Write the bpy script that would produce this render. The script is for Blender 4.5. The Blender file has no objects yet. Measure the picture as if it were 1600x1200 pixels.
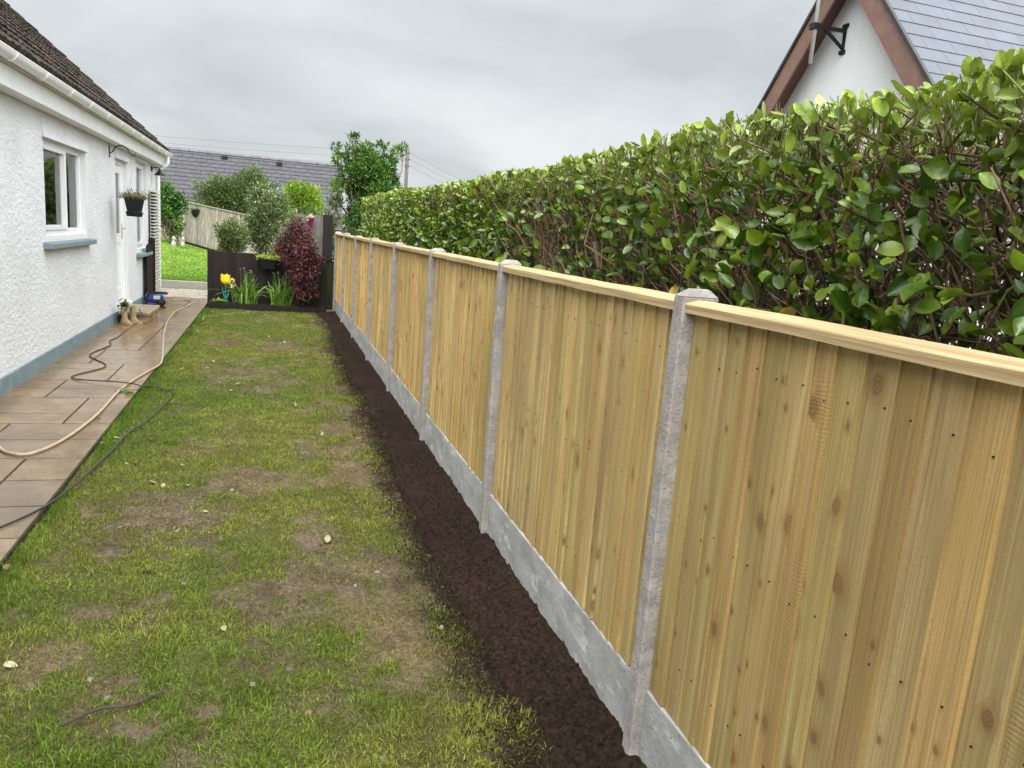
import bpy, math, random
import numpy as np
from math import radians as R
rng = np.random.default_rng(7); random.seed(7)
SC = bpy.context.scene; COL = SC.collection

# ------------------------------------------------------------------ camera
def setup_camera():
    f, yaw, pitch, roll, H = 1179.5, .3158, .1882, .0786, 1.75
    from mathutils import Matrix, Vector
    fw = Vector((math.sin(yaw)*math.cos(pitch), math.cos(yaw)*math.cos(pitch), -math.sin(pitch)))
    r0 = Vector((math.cos(yaw), -math.sin(yaw), 0)); u0 = r0.cross(fw)
    r = r0*math.cos(roll)+u0*math.sin(roll); u = -r0*math.sin(roll)+u0*math.cos(roll)
    cam = bpy.data.cameras.new('camera'); o = bpy.data.objects.new('camera', cam); COL.objects.link(o)
    m = Matrix((r, u, -fw)).transposed().to_4x4(); m.translation = (0, 0, H); o.matrix_world = m
    cam.sensor_width = 36; cam.lens = f/1600*36; cam.clip_start = .05; cam.clip_end = 2000
    SC.camera = o
setup_camera()

# ------------------------------------------------------------------ light
SUN_EL, SUN_AZ = 58, 205            # degrees; azimuth clockwise from +Y
def setup_light():
    w = bpy.data.worlds.new('World'); SC.world = w; w.use_nodes = True
    nt = w.node_tree; nd = nt.nodes; nd.clear(); L = nt.links.new
    out = nd.new('ShaderNodeOutputWorld'); bg = nd.new('ShaderNodeBackground'); L(bg.outputs[0], out.inputs[0])
    bg.inputs[1].default_value = .1
    sky = nd.new('ShaderNodeTexSky'); sky.sky_type = 'NISHITA'; sky.sun_disc = False
    sky.sun_elevation = R(SUN_EL); sky.sun_rotation = R(SUN_AZ); sky.air_density = 1.2; sky.dust_density = 2
    tc = nd.new('ShaderNodeTexCoord'); sep = nd.new('ShaderNodeSeparateXYZ'); L(tc.outputs['Generated'], sep.inputs[0])
    def mth(op, a, b=None):
        n = nd.new('ShaderNodeMath'); n.operation = op
        for i, v in enumerate((a, b)):
            if v is None: continue
            if isinstance(v, (int, float)): n.inputs[i].default_value = v
            else: L(v, n.inputs[i])
        return n.outputs[0]
    zz = mth('ADD', mth('MAXIMUM', sep.outputs[2], 0), .22)
    cmb = nd.new('ShaderNodeCombineXYZ'); L(mth('DIVIDE', sep.outputs[0], zz), cmb.inputs[0]); L(mth('DIVIDE', sep.outputs[1], zz), cmb.inputs[1])
    cmb.inputs[2].default_value = 3.7
    n1 = nd.new('ShaderNodeTexNoise'); n1.inputs['Scale'].default_value = .85; n1.inputs['Detail'].default_value = 7; n1.inputs['Roughness'].default_value = .5
    n1.inputs['Distortion'].default_value = .45
    L(cmb.outputs[0], n1.inputs['Vector'])
    rp = nd.new('ShaderNodeValToRGB'); L(n1.outputs[0], rp.inputs[0])
    e = rp.color_ramp.elements; e[0].position = .36; e[0].color = (4.4, 4.68, 4.85, 1); e[1].position = .62; e[1].color = (6.3, 6.5, 6.65, 1)
    # sky gain added overhead, out of frame, to lift ground and walls
    ov = nd.new('ShaderNodeMapRange'); ov.interpolation_type = 'SMOOTHSTEP'; ov.inputs[1].default_value = .30; ov.inputs[2].default_value = .95; ov.inputs[3].default_value = 0; ov.inputs[4].default_value = 1.5
    L(sep.outputs[2], ov.inputs[0]); gain0 = mth('ADD', ov.outputs[0], .98)
    bk = nd.new('ShaderNodeMapRange'); bk.interpolation_type = 'SMOOTHSTEP'; bk.inputs[1].default_value = .45; bk.inputs[2].default_value = -.5; bk.inputs[3].default_value = 1; bk.inputs[4].default_value = 4.7
    L(sep.outputs[1], bk.inputs[0]); gain = mth('MULTIPLY', gain0, bk.outputs[0])     # cloud gain added behind the viewer, unseen, to fill walls and fence
    vm = nd.new('ShaderNodeVectorMath'); vm.operation = 'SCALE'; L(rp.outputs[0], vm.inputs[0]); L(gain, vm.inputs['Scale'])
    mx = nd.new('ShaderNodeMix'); mx.data_type = 'RGBA'; mx.inputs['Factor'].default_value = .93
    L(sky.outputs[0], mx.inputs['A']); L(vm.outputs[0], mx.inputs['B']); L(mx.outputs['Result'], bg.inputs[0])
    sun = bpy.data.lights.new('sun', 'SUN'); sun.energy = 1.1; sun.angle = R(25); sun.color = (1, .96, .9)
    o = bpy.data.objects.new('sun', sun); COL.objects.link(o)
    from mathutils import Vector
    a, el = R(SUN_AZ), R(SUN_EL)
    d = Vector((math.sin(a)*math.cos(el), math.cos(a)*math.cos(el), math.sin(el)))
    o.rotation_euler = d.to_track_quat('Z', 'Y').to_euler(); o.location = (0, -5, 20)
    vs = SC.view_settings; vs.view_transform = 'Standard'; vs.look = 'None'; vs.exposure = .5; vs.gamma = 1; vs.use_curve_mapping = False
setup_light()

# ------------------------------------------------------------------ helpers
def hash2(ix, iy, s):
    h = (ix.astype(np.int64)*374761393 + iy.astype(np.int64)*668265263 + s*1442695041) & 0xffffffff
    h = ((h ^ (h >> 13))*1274126177) & 0xffffffff
    return ((h ^ (h >> 16)) & 0xffff)/65535.
def vnoise(x, y, s=0):
    ix, iy = np.floor(x), np.floor(y); fx, fy = x-ix, y-iy
    fx = fx*fx*(3-2*fx); fy = fy*fy*(3-2*fy)
    a, b, c, d = hash2(ix, iy, s), hash2(ix+1, iy, s), hash2(ix, iy+1, s), hash2(ix+1, iy+1, s)
    return (a*(1-fx)+b*fx)*(1-fy)+(c*(1-fx)+d*fx)*fy
def fbm(x, y, sc=1., o=4, s=0):
    x = np.asarray(x, float)*sc; y = np.asarray(y, float)*sc; v = 0; a = .5; t = 0
    for i in range(o):
        v = v+a*vnoise(x*2**i+i*17.3, y*2**i-i*9.1, s+i); t += a; a *= .5
    return v/t
def sstep(a, b, v): t = np.clip((v-a)/(b-a), 0, 1); return t*t*(3-2*t)
def nrm(v): return v/np.maximum(np.linalg.norm(v, axis=-1, keepdims=True), 1e-9)

def wloc(o):
    p = np.zeros(3)
    while o is not None: p += np.array(o.location); o = o.parent
    return p

class MB:
    """collects geometry in world metres; build() links it as one mesh object"""
    def __init__(s): s.V = []; s.Q = []; s.T = []; s.C = []; s.K = []; s.n = 0
    def add(s, V, Q=None, T=None, col=(1, 1, 1), k=0.):
        V = np.asarray(V, float).reshape(-1, 3); m = len(V)
        if Q is not None and len(Q): s.Q.append(np.asarray(Q, int).reshape(-1, 4)+s.n)
        if T is not None and len(T): s.T.append(np.asarray(T, int).reshape(-1, 3)+s.n)
        c = np.asarray(col, float); s.C.append(np.broadcast_to(c, (m, 3)) if c.ndim == 1 else c)
        s.K.append(np.broadcast_to(np.asarray(k, float), (m,))); s.V.append(V); s.n += m; return s
    def box(s, x0, x1, y0, y1, z0, z1, col=(1, 1, 1), k=0.):
        V = [(x, y, z) for x in (x0, x1) for y in (y0, y1) for z in (z0, z1)]
        return s.add(V, [(0, 1, 3, 2), (4, 6, 7, 5), (0, 4, 5, 1), (2, 3, 7, 6), (0, 2, 6, 4), (1, 5, 7, 3)], col=col, k=k)
    def hexa(s, V, col=(1, 1, 1), k=0.):        # 8 corners, order as box
        return s.add(V, [(0, 1, 3, 2), (4, 6, 7, 5), (0, 4, 5, 1), (2, 3, 7, 6), (0, 2, 6, 4), (1, 5, 7, 3)], col=col, k=k)
    def bar(s, a, b, w, t, up=(0, 0, 1), col=(1, 1, 1), k=0.):   # rectangular bar a->b, width w along side, t along up
        a, b = np.array(a, float), np.array(b, float); d = nrm(b-a); u = np.array(up, float); sd = nrm(np.cross(d, u)); u = np.cross(sd, d)
        V = [p+sd*w/2*i+u*t/2*j for p in (a, b) for i in (-1, 1) for j in (-1, 1)]
        return s.hexa(V, col, k)
    def tube(s, P, r, n=8, col=(1, 1, 1), cap=True):
        P = np.asarray(P, float); m = len(P); r = np.broadcast_to(np.asarray(r, float), (m,))
        T = nrm(np.gradient(P, axis=0)); ref = np.array([0, 0, 1.]) if abs(T[:, 2]).mean() < .8 else np.array([1., 0, 0])
        a = nrm(np.cross(T, ref)); b = np.cross(T, a); th = np.arange(n)*2*np.pi/n
        V = P[:, None]+r[:, None, None]*(np.cos(th)[None, :, None]*a[:, None]+np.sin(th)[None, :, None]*b[:, None])
        i, j = np.meshgrid(np.arange(m-1), np.arange(n), indexing='ij'); j2 = (j+1) % n
        Q = np.stack([i*n+j, i*n+j2, (i+1)*n+j2, (i+1)*n+j], -1).reshape(-1, 4); V = V.reshape(-1, 3); Tt = None
        if cap:
            V = np.vstack([V, P[0], P[-1]]); c0, c1 = m*n, m*n+1; jj = np.arange(n)
            Tt = np.vstack([np.stack([np.full(n, c0), (jj+1) % n, jj], -1), np.stack([np.full(n, c1), (m-1)*n+jj, (m-1)*n+(jj+1) % n], -1)])
        return s.add(V, Q, Tt, col)
    def lathe(s, prof, c, n=24, col=(1, 1, 1), sx=1, sy=1, sq=0):   # prof: (r, z); sq squares the plan
        prof = np.asarray(prof, float); m = len(prof); th = np.arange(n)*2*np.pi/n
        k = 1/np.maximum(abs(np.cos(th)), abs(np.sin(th)))*sq+(1-sq)
        V = np.stack([c[0]+prof[:, :1]*np.cos(th)*k*sx, c[1]+prof[:, :1]*np.sin(th)*k*sy, c[2]+np.repeat(prof[:, 1:], n, 1)], -1)
        i, j = np.meshgrid(np.arange(m-1), np.arange(n), indexing='ij'); j2 = (j+1) % n
        return s.add(V, np.stack([i*n+j, i*n+j2, (i+1)*n+j2, (i+1)*n+j], -1), col=col)
    def grid(s, V, col=(1, 1, 1), k=0.):        # V (a,b,3)
        a, b = V.shape[:2]; i, j = np.meshgrid(np.arange(a-1), np.arange(b-1), indexing='ij')
        c = np.asarray(col, float); c = c.reshape(-1, 3) if c.ndim == 3 else c
        return s.add(V, np.stack([i*b+j, (i+1)*b+j, (i+1)*b+j+1, i*b+j+1], -1), col=c, k=k)
    def prism(s, pts, off, col=(1, 1, 1)):       # convex polygon pts extruded by vector off
        P = np.asarray(pts, float); m = len(P); V = np.vstack([P, P+np.asarray(off, float)])
        Q = [(i, (i+1) % m, m+(i+1) % m, m+i) for i in range(m)]
        T = [(0, i+1, i) for i in range(1, m-1)]+[(m, m+i, m+i+1) for i in range(1, m-1)]
        return s.add(V, Q, T, col)
    def sticks(s, A, B, r0, r1, bend=.08, n=4, rings=4, col=(.1, .07, .04)):
        A, B = np.asarray(A, float), np.asarray(B, float); m = len(A); L = np.linalg.norm(B-A, axis=1, keepdims=True)
        t = np.linspace(0, 1, rings); off = rng.normal(size=(m, rings, 3))*bend*L[:, None]*np.sin(np.pi*np.clip(t, .02, .98))[None, :, None]
        C = A[:, None]+(B-A)[:, None]*t[None, :, None]+off
        D = nrm(B-A); ref = np.where(abs(D[:, 2:]) < .8, [[0, 0, 1.]], [[1., 0, 0]]); a = nrm(np.cross(D, ref)); b = np.cross(D, a)
        r0 = np.broadcast_to(r0, (m,)); r1 = np.broadcast_to(r1, (m,)); rr = r0[:, None]+(r1-r0)[:, None]*t
        th = np.arange(n)*2*np.pi/n; rd = np.cos(th)[None, :, None]*a[:, None]+np.sin(th)[None, :, None]*b[:, None]
        V = C[:, :, None]+rr[:, :, None, None]*rd[:, None]
        i, j = np.meshgrid(np.arange(rings-1), np.arange(n), indexing='ij'); j2 = (j+1) % n
        q = np.stack([i*n+j, i*n+j2, (i+1)*n+j2, (i+1)*n+j], -1).reshape(-1, 4)
        Q = (q[None]+(np.arange(m)*rings*n)[:, None, None]).reshape(-1, 4)
        c = np.asarray(col, float); c = np.repeat(c, rings*n, 0) if c.ndim == 2 else c
        return s.add(V, Q, col=c)
    def leaves(s, P, D, N, L, W, col, fold=.18, shape='oval', curl=.12):
        """P base points, D stalk->tip directions, N approximate upward normals"""
        D = nrm(np.asarray(D, float)); S = nrm(np.cross(D, N)); U = np.cross(S, D); m = len(P)
        L = np.broadcast_to(L, (m,)); W = np.broadcast_to(W, (m,))
        if shape == 'oval':
            tp = np.array([(0, 0, 0), (.27, .09, .9), (.46, .30, 1), (.49, .55, 1), (.36, .80, .9), (.15, .95, .5), (0, 1, 0), (-.15, .95, .5), (-.36, .80, .9), (-.49, .55, 1), (-.46, .30, 1), (-.27, .09, .9), (0, .3, 0), (0, .72, 0)])
            qs = [(12, 1, 2, 3), (12, 3, 4, 13), (13, 4, 5, 6), (13, 6, 7, 8), (13, 8, 9, 12), (12, 9, 10, 11)]; ts = [(0, 1, 12), (0, 12, 11)]
        elif shape == 'lance':
            tp = np.array([(0, 0, 0), (.5, .4, 1), (0, 1, 0), (-.5, .4, 1), (0, .45, 0)])
            qs = []; ts = [(0, 1, 4), (4, 1, 2), (0, 4, 3), (4, 2, 3)]
        else:
            tp = np.array([(0, 0, 0), (.5, .45, 1), (0, 1, 0), (-.5, .45, 1)]); qs = []; ts = [(0, 1, 2), (0, 2, 3)]
        nv = len(tp); fo = fold*rng.uniform(.3, 1.6, m); cu = curl*rng.normal(size=m)
        V = P[:, None]+S[:, None]*(tp[:, 0][None]*W[:, None])[..., None]+D[:, None]*(tp[:, 1][None]*L[:, None])[..., None] \
            + U[:, None]*(tp[:, 2][None]*fo[:, None]*W[:, None]+(tp[:, 1]**2)[None]*cu[:, None]*L[:, None])[..., None]
        o = (np.arange(m)*nv)[:, None, None]
        Q = (np.array(qs)[None]+o).reshape(-1, 4) if qs else None; T = (np.array(ts)[None]+o).reshape(-1, 3)
        c = np.asarray(col, float); c = np.repeat(c, nv, 0) if c.ndim == 2 else c
        return s.add(V, Q, T, c)
    def build(s, name, mat, parent=None, loc=(0, 0, 0), smooth=False, bevel=0, seg=2, auto=None):
        V = np.vstack(s.V); base = wloc(parent) if parent is not None else np.array(loc, float)
        V = V-base
        Q = np.vstack(s.Q) if s.Q else np.zeros((0, 4), int); T = np.vstack(s.T) if s.T else np.zeros((0, 3), int)
        me = bpy.data.meshes.new(name); me.vertices.add(len(V)); me.vertices.foreach_set('co', V.ravel())
        li = np.concatenate([Q.ravel(), T.ravel()]); me.loops.add(len(li)); me.loops.foreach_set('vertex_index', li)
        npol = len(Q)+len(T); me.polygons.add(npol)
        st = np.concatenate([np.arange(len(Q))*4, len(Q)*4+np.arange(len(T))*3]).astype(np.int32)
        me.polygons.foreach_set('loop_start', st)
        me.polygons.foreach_set('use_smooth', np.full(npol, bool(smooth)))
        me.update(calc_edges=True)
        a = me.color_attributes.new('col', 'FLOAT_COLOR', 'POINT'); C = np.vstack(s.C); a.data.foreach_set('color', np.hstack([C, np.ones((len(C), 1))]).ravel())
        b = me.attributes.new('rnd', 'FLOAT', 'POINT'); b.data.foreach_set('value', np.concatenate(s.K))
        me.materials.append(mat); me.validate()
        o = bpy.data.objects.new(name, me); COL.objects.link(o)
        if parent is not None: o.parent = parent
        else: o.location = loc
        if bevel:
            md = o.modifiers.new('bevel', 'BEVEL'); md.width = bevel; md.segments = seg; md.limit_method = 'ANGLE'; md.angle_limit = R(40)
        return o

def tag(o, label, cat, group=None, kind=None):
    if label: o['label'] = label
    if cat: o['category'] = cat
    if group: o['group'] = group
    if kind: o['kind'] = kind
    return o
def thing(name, label, cat, loc, group=None):
    o = bpy.data.objects.new(name, None); o.location = loc; o.empty_display_size = .1; COL.objects.link(o)
    return tag(o, label, cat, group)
def structure(o): o['kind'] = 'structure'; return o
def copy_tree(o, parent=None):
    c = o.copy(); COL.objects.link(c)
    if parent is not None: c.parent = parent
    for ch in list(o.children): copy_tree(ch, c)
    return c

# ------------------------------------------------------------------ materials
def M(name, c1, c2=None, scale=5., rough=.6, rough2=None, spec=.5, bump=(), usecol=False, stretch=(1, 1, 1), c3=None, scale3=1., thr3=(.5, .65),
      transl=0., metal=0., detail=6, ramp=(.35, .65), spots=None):
    m = bpy.data.materials.new(name); m.use_nodes = True; nt = m.node_tree; nd = nt.nodes; L = nt.links.new
    p = nd['Principled BSDF']; out = nd['Material Output']
    tc = nd.new('ShaderNodeTexCoord'); mp = nd.new('ShaderNodeMapping'); mp.inputs['Scale'].default_value = stretch; L(tc.outputs['Object'], mp.inputs[0])
    def noise(sc, vec, dt=detail):
        n = nd.new('ShaderNodeTexNoise'); n.inputs['Scale'].default_value = sc; n.inputs['Detail'].default_value = dt; n.inputs['Roughness'].default_value = .6; L(vec, n.inputs['Vector']); return n.outputs[0]
    def ramp_(v, a, b, ca, cb):
        r = nd.new('ShaderNodeValToRGB'); L(v, r.inputs[0]); e = r.color_ramp.elements; e[0].position = a; e[1].position = b; e[0].color = (*ca, 1); e[1].color = (*cb, 1); return r.outputs[0]
    def mix(f, a, b, mode='MIX'):
        n = nd.new('ShaderNodeMix'); n.data_type = 'RGBA'; n.blend_type = mode
        for k, v in (('Factor', f), ('A', a), ('B', b)):
            if isinstance(v, (int, float)): n.inputs[k].default_value = v
            elif isinstance(v, tuple): n.inputs[k].default_value = (*v, 1)
            else: L(v, n.inputs[k])
        return n.outputs['Result']
    nz = noise(scale, mp.outputs[0])
    c = ramp_(nz, *ramp, c1, c2 if c2 else c1)
    if c3:
        n3 = noise(scale3, mp.outputs[0]); f = ramp_(n3, *thr3, (0, 0, 0), (1, 1, 1)); c = mix(f, c, c3)
    if spots:
        v = nd.new('ShaderNodeTexVoronoi'); v.inputs['Scale'].default_value = spots[0]; L(mp.outputs[0], v.inputs['Vector'])
        f = ramp_(v.outputs['Distance'], spots[1], spots[1]+.06, (1, 1, 1), (0, 0, 0)); c = mix(f, c, spots[2])
    if usecol:
        at = nd.new('ShaderNodeAttribute'); at.attribute_name = 'col'; c = mix(1., c, at.outputs['Color'], 'MULTIPLY')
    L(c, p.inputs['Base Color'])
    if rough2 is not None:
        r = nd.new('ShaderNodeMapRange'); r.inputs[1].default_value = .35; r.inputs[2].default_value = .65; r.inputs[3].default_value = rough; r.inputs[4].default_value = rough2
        L(noise(scale3, tc.outputs['Object']), r.inputs[0]); L(r.outputs[0], p.inputs['Roughness'])
    else: p.inputs['Roughness'].default_value = rough
    p.inputs['Specular IOR Level'].default_value = spec; p.inputs['Metallic'].default_value = metal
    prev = None
    for sc, dist in bump:
        b = nd.new('ShaderNodeBump'); b.inputs['Distance'].default_value = dist; b.inputs['Strength'].default_value = 1.; L(noise(sc, mp.outputs[0]), b.inputs['Height'])
        if prev: L(prev, b.inputs['Normal'])
        prev = b.outputs[0]
    if prev: L(prev, p.inputs['Normal'])
    if transl:
        t = nd.new('ShaderNodeBsdfTranslucent'); L(c, t.inputs[0]); ms = nd.new('ShaderNodeMixShader'); ms.inputs[0].default_value = transl
        L(p.outputs[0], ms.inputs[1]); L(t.outputs[0], ms.inputs[2]); L(ms.outputs[0], out.inputs[0])
    return m

def wood_fence_material():
    m = bpy.data.materials.new('treated_pine'); m.use_nodes = True; nt = m.node_tree; nd = nt.nodes; L = nt.links.new; p = nd['Principled BSDF']
    tc = nd.new('ShaderNodeTexCoord'); sp = nd.new('ShaderNodeSeparateXYZ'); L(tc.outputs['Object'], sp.inputs[0])
    ar = nd.new('ShaderNodeAttribute'); ar.attribute_name = 'rnd'; ac = nd.new('ShaderNodeAttribute'); ac.attribute_name = 'col'
    def m_(op, a, b=None, c=None):
        n = nd.new('ShaderNodeMath'); n.operation = op
        for i, v in enumerate((a, b, c)):
            if v is None: continue
            if isinstance(v, (int, float)): n.inputs[i].default_value = v
            else: L(v, n.inputs[i])
        return n.outputs[0]
    def xyz(a, b, c):
        n = nd.new('ShaderNodeCombineXYZ')
        for i, v in enumerate((a, b, c)):
            if isinstance(v, (int, float)): n.inputs[i].default_value = v
            else: L(v, n.inputs[i])
        return n.outputs[0]
    def noise(v, sc, dt=5, ds=0.):
        n = nd.new('ShaderNodeTexNoise'); n.inputs['Scale'].default_value = sc; n.inputs['Detail'].default_value = dt; n.inputs['Distortion'].default_value = ds; L(v, n.inputs['Vector']); return n.outputs[0]
    def mr(v, a, b, c=0., d=1.):
        n = nd.new('ShaderNodeMapRange'); n.inputs[1].default_value = a; n.inputs[2].default_value = b; n.inputs[3].default_value = c; n.inputs[4].default_value = d; L(v, n.inputs[0]); return n.outputs[0]
    def mix(f, a, b, mode='MIX'):
        n = nd.new('ShaderNodeMix'); n.data_type = 'RGBA'; n.blend_type = mode
        for k, v in (('Factor', f), ('A', a), ('B', b)):
            if isinstance(v, (int, float)): n.inputs[k].default_value = v
            elif isinstance(v, tuple): n.inputs[k].default_value = (*v, 1)
            else: L(v, n.inputs[k])
        return n.outputs['Result']
    y, z, k = sp.outputs[1], sp.outputs[2], ar.outputs['Fac']
    ko = m_('MULTIPLY', k, 91.); zo = m_('ADD', z, m_('MULTIPLY', k, 37.))
    # knots
    vor = nd.new('ShaderNodeTexVoronoi'); vor.voronoi_dimensions = '2D'; vor.inputs['Scale'].default_value = 1.; vor.inputs['Randomness'].default_value = .9
    vy = m_('MULTIPLY', y, 12.); vz = m_('MULTIPLY', zo, 8.5)
    wob = noise(xyz(vy, vz, ko), 1.3, 2); L(xyz(m_('ADD', m_('ADD', vy, m_('MULTIPLY', wob, .25)), m_('MULTIPLY', k, 53.)), vz, 0.), vor.inputs['Vector'])
    sc = nd.new('ShaderNodeSeparateColor'); L(vor.outputs['Color'], sc.inputs[0])
    has = m_('GREATER_THAN', sc.outputs[0], .80); size = m_('ADD', m_('MULTIPLY', m_('POWER', sc.outputs[1], 2.), .20), .075)
    kd = m_('DIVIDE', vor.outputs['Distance'], size)
    knot = m_('MULTIPLY', mr(kd, 1.1, .62), has); halo = m_('MULTIPLY', mr(kd, 2.4, .9), has)
    # grain bends round knots
    gy = m_('ADD', y, m_('MULTIPLY', halo, .006))
    grain = noise(xyz(m_('MULTIPLY', gy, 170.), m_('MULTIPLY', zo, 1.6), ko), 1., 4, .35)
    broad = noise(xyz(m_('MULTIPLY', gy, 34.), m_('MULTIPLY', zo, .8), ko), 1., 3, .6)
    blot = noise(xyz(m_('MULTIPLY', y, 6.), m_('MULTIPLY', zo, 3.), ko), 1., 6)
    fuzz = noise(xyz(m_('MULTIPLY', y, 330.), m_('MULTIPLY', zo, 120.), ko), 1., 3)
    pink = noise(xyz(m_('MULTIPLY', y, 3.), m_('MULTIPLY', zo, 1.3), m_('ADD', ko, 7.)), 1., 4, .5)
    c = mix(mr(broad, .34, .66), (.345, .255, .122), (.535, .42, .23))
    c = mix(m_('MULTIPLY', mr(pink, .48, .66), .5), c, (.46, .315, .185))
    c = mix(m_('MULTIPLY', mr(grain, .50, .66), .55), c, (.25, .165, .07))
    c = mix(m_('MULTIPLY', mr(fuzz, .46, .68), .38), c, (.27, .19, .085))
    c = mix(m_('MULTIPLY', mr(blot, .5, .72), .5), c, (.36, .285, .115))
    c = mix(m_('MULTIPLY', halo, .6), c, (.33, .20, .085))
    ring = m_('MULTIPLY', m_('MULTIPLY', m_('ABSOLUTE', m_('SINE', m_('MULTIPLY', kd, 9.))), halo), .35)
    c = mix(ring, c, (.22, .13, .06))
    kr = m_('ADD', .5, m_('MULTIPLY', m_('SINE', m_('MULTIPLY', kd, 17.)), .5)); c = mix(m_('MULTIPLY', knot, .8), c, mix(kr, (.13, .06, .035), (.27, .155, .085)))
    # large stains run over neighbouring boards
    stain = noise(xyz(m_('MULTIPLY', y, 1.6), m_('MULTIPLY', z, .7), 3.), 1., 4)
    c = mix(m_('MULTIPLY', mr(stain, .45, .66), .55), c, (.27, .19, .085))
    drip = noise(xyz(m_('MULTIPLY', y, 22.), m_('MULTIPLY', z, 1.1), 11.), 1., 5, .4)
    c = mix(m_('MULTIPLY', mr(drip, .50, .68), .55), c, (.225, .155, .075))
    # saw marks on some boards
    saw_on = mr(m_('FRACT', m_('MULTIPLY', k, 13.7)), .58, .62)
    sv = m_('SINE', m_('ADD', m_('MULTIPLY', m_('ADD', z, m_('MULTIPLY', y, .12)), 620.), m_('MULTIPLY', noise(xyz(m_('MULTIPLY', y, 9.), m_('MULTIPLY', z, 14.), ko), 1., 2), 14.)))
    patch = mr(noise(xyz(m_('MULTIPLY', y, 9.), m_('MULTIPLY', zo, 5.), ko), 1., 4), .40, .66)
    sw = m_('MULTIPLY', m_('MULTIPLY', saw_on, patch), mr(sv, -.3, 1.))
    c = mix(m_('MULTIPLY', sw, .22), c, (.27, .19, .085))
    # nail heads are built as dark pits: two per board by height
    c = mix(1., c, ac.outputs['Color'], 'MULTIPLY'); c = mix(1., c, (1.05, 1.01, .84), 'MULTIPLY')
    L(c, p.inputs['Base Color']); p.inputs['Roughness'].default_value = .72; p.inputs['Specular IOR Level'].default_value = .3
    b = nd.new('ShaderNodeBump'); b.inputs['Distance'].default_value = .0025
    L(m_('ADD', m_('MULTIPLY', grain, .8), m_('SUBTRACT', m_('MULTIPLY', knot, .4), m_('MULTIPLY', sw, .2))), b.inputs['Height']); L(b.outputs[0], p.inputs['Normal'])
    return m
WOOD = wood_fence_material()
CONC_POST = M('post_concrete', (.20, .18, .16), (.32, .292, .265), 14, .85, spec=.25, bump=((90, .004), (25, .004)), spots=(70, .16, (.13, .12, .115)), c3=(.25, .235, .225), scale3=4)
CONC_BOARD = M('gravel_board_concrete', (.225, .222, .205), (.33, .325, .305), 7, .85, spec=.2, bump=((60, .003), (14, .002)), c3=(.47, .46, .44), scale3=11, thr3=(.54, .70), spots=(28, .09, (.13, .125, .115)), stretch=(1, .7, 1.3))
LAWN_SOIL = M('lawn_soil', (.62, .62, .62), (1.3, 1.25, 1.18), 45, .95, spec=.04, bump=((45, .022), (150, .010)), usecol=True)
PEAT = M('dark_peat', (.0095, .0064, .0046), (.031, .0205, .0148), 55, .95, spec=.04, bump=((220, .004), (70, .006)), usecol=True)
GRASS = M('grass_blades', (.75, .75, .70), (1.2, 1.2, 1.1), 3, .6, spec=.15, usecol=True, transl=.3)
LEAF_GLOSS = M('glossy_leaf', (.8, .8, .8), (1.2, 1.2, 1.2), 30, .22, spec=.6, usecol=True, transl=.22, bump=((60, .002),))
LEAF = M('leaf', (.8, .8, .8), (1.2, 1.2, 1.2), 20, .45, spec=.4, usecol=True, transl=.28)
TWIG = M('twig_bark', (.75, .75, .75), (1.25, 1.25, 1.25), 40, .8, spec=.25, usecol=True, bump=((90, .003),))
ROUGHCAST = M('white_roughcast', (.60, .605, .615), (.66, .665, .675), 2.2, .8, spec=.3, bump=((15, .020), (44, .010)), c3=(.55, .545, .52), scale3=.9, thr3=(.55, .8), stretch=(1, .8, 1.25))
WHITE_RENDER = M('white_smooth_render', (.58, .585, .585), (.65, .65, .645), 2.5, .75, bump=((60, .004),), c3=(.55, .55, .53), scale3=2.5, thr3=(.52, .8), stretch=(1, 1.6, .35))
WHITE_UPVC = M('white_upvc', (.70, .70, .69), (.74, .74, .735), 3, .28)
WHITE_PAINT = M('white_painted_wood', (.62, .615, .595), (.69, .685, .67), 4, .45, bump=((20, .002),), c3=(.66, .65, .60), scale3=5, thr3=(.58, .8))
BLUE_PAINT = M('grey_blue_paint', (.125, .175, .195), (.175, .235, .255), 6, .55, bump=((30, .004),), c3=(.25, .31, .33), scale3=14, thr3=(.6, .75))
MOSS_TILE = M('mossy_brown_tile', (.017, .012, .0085), (.046, .033, .023), 14, .9, spec=.2, bump=((35, .02), (90, .01)), c3=(.135, .105, .066), scale3=22, thr3=(.57, .68), usecol=True)
BLACK_IRON = M('black_iron', (.006, .006, .0065), (.012, .012, .0125), 20, .45, spec=.3)
BLACK_PLASTIC = M('black_plastic', (.005, .0055, .006), (.009, .0095, .0105), 10, .5, spec=.25)
DARK_TIMBER = M('dark_brown_timber', (.010, .0066, .0055), (.021, .0135, .011), 9, .75, spec=.2, bump=((40, .003),), stretch=(8, 8, .6), usecol=True)
GREEN_TIMBER = M('algae_stained_timber', (.012, .011, .005), (.028, .028, .009), 6, .8, spec=.2, bump=((40, .003),), stretch=(6, 6, .5), c3=(.035, .048, .009), scale3=3, thr3=(.5, .7), usecol=True)
GREY_TIMBER = M('weathered_grey_timber', (.20, .18, .155), (.40, .375, .33), 7, .85, spec=.2, bump=((30, .004),), stretch=(7, 7, .5), c3=(.14, .12, .10), scale3=5, thr3=(.56, .7), usecol=True)
def wet(m, w, rough=.06):
    p = m.node_tree.nodes['Principled BSDF']; p.inputs['Coat Weight'].default_value = w; p.inputs['Coat Roughness'].default_value = rough; p.inputs['Coat IOR'].default_value = 1.5; return m
PAVING = M('wet_concrete_paving', (.72, .70, .68), (1.18, 1.12, 1.02), 7, .16, .42, spec=.5, bump=((160, .0006),), usecol=True, c3=(.60, .60, .60), scale3=1.4, thr3=(.45, .68))
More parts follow.
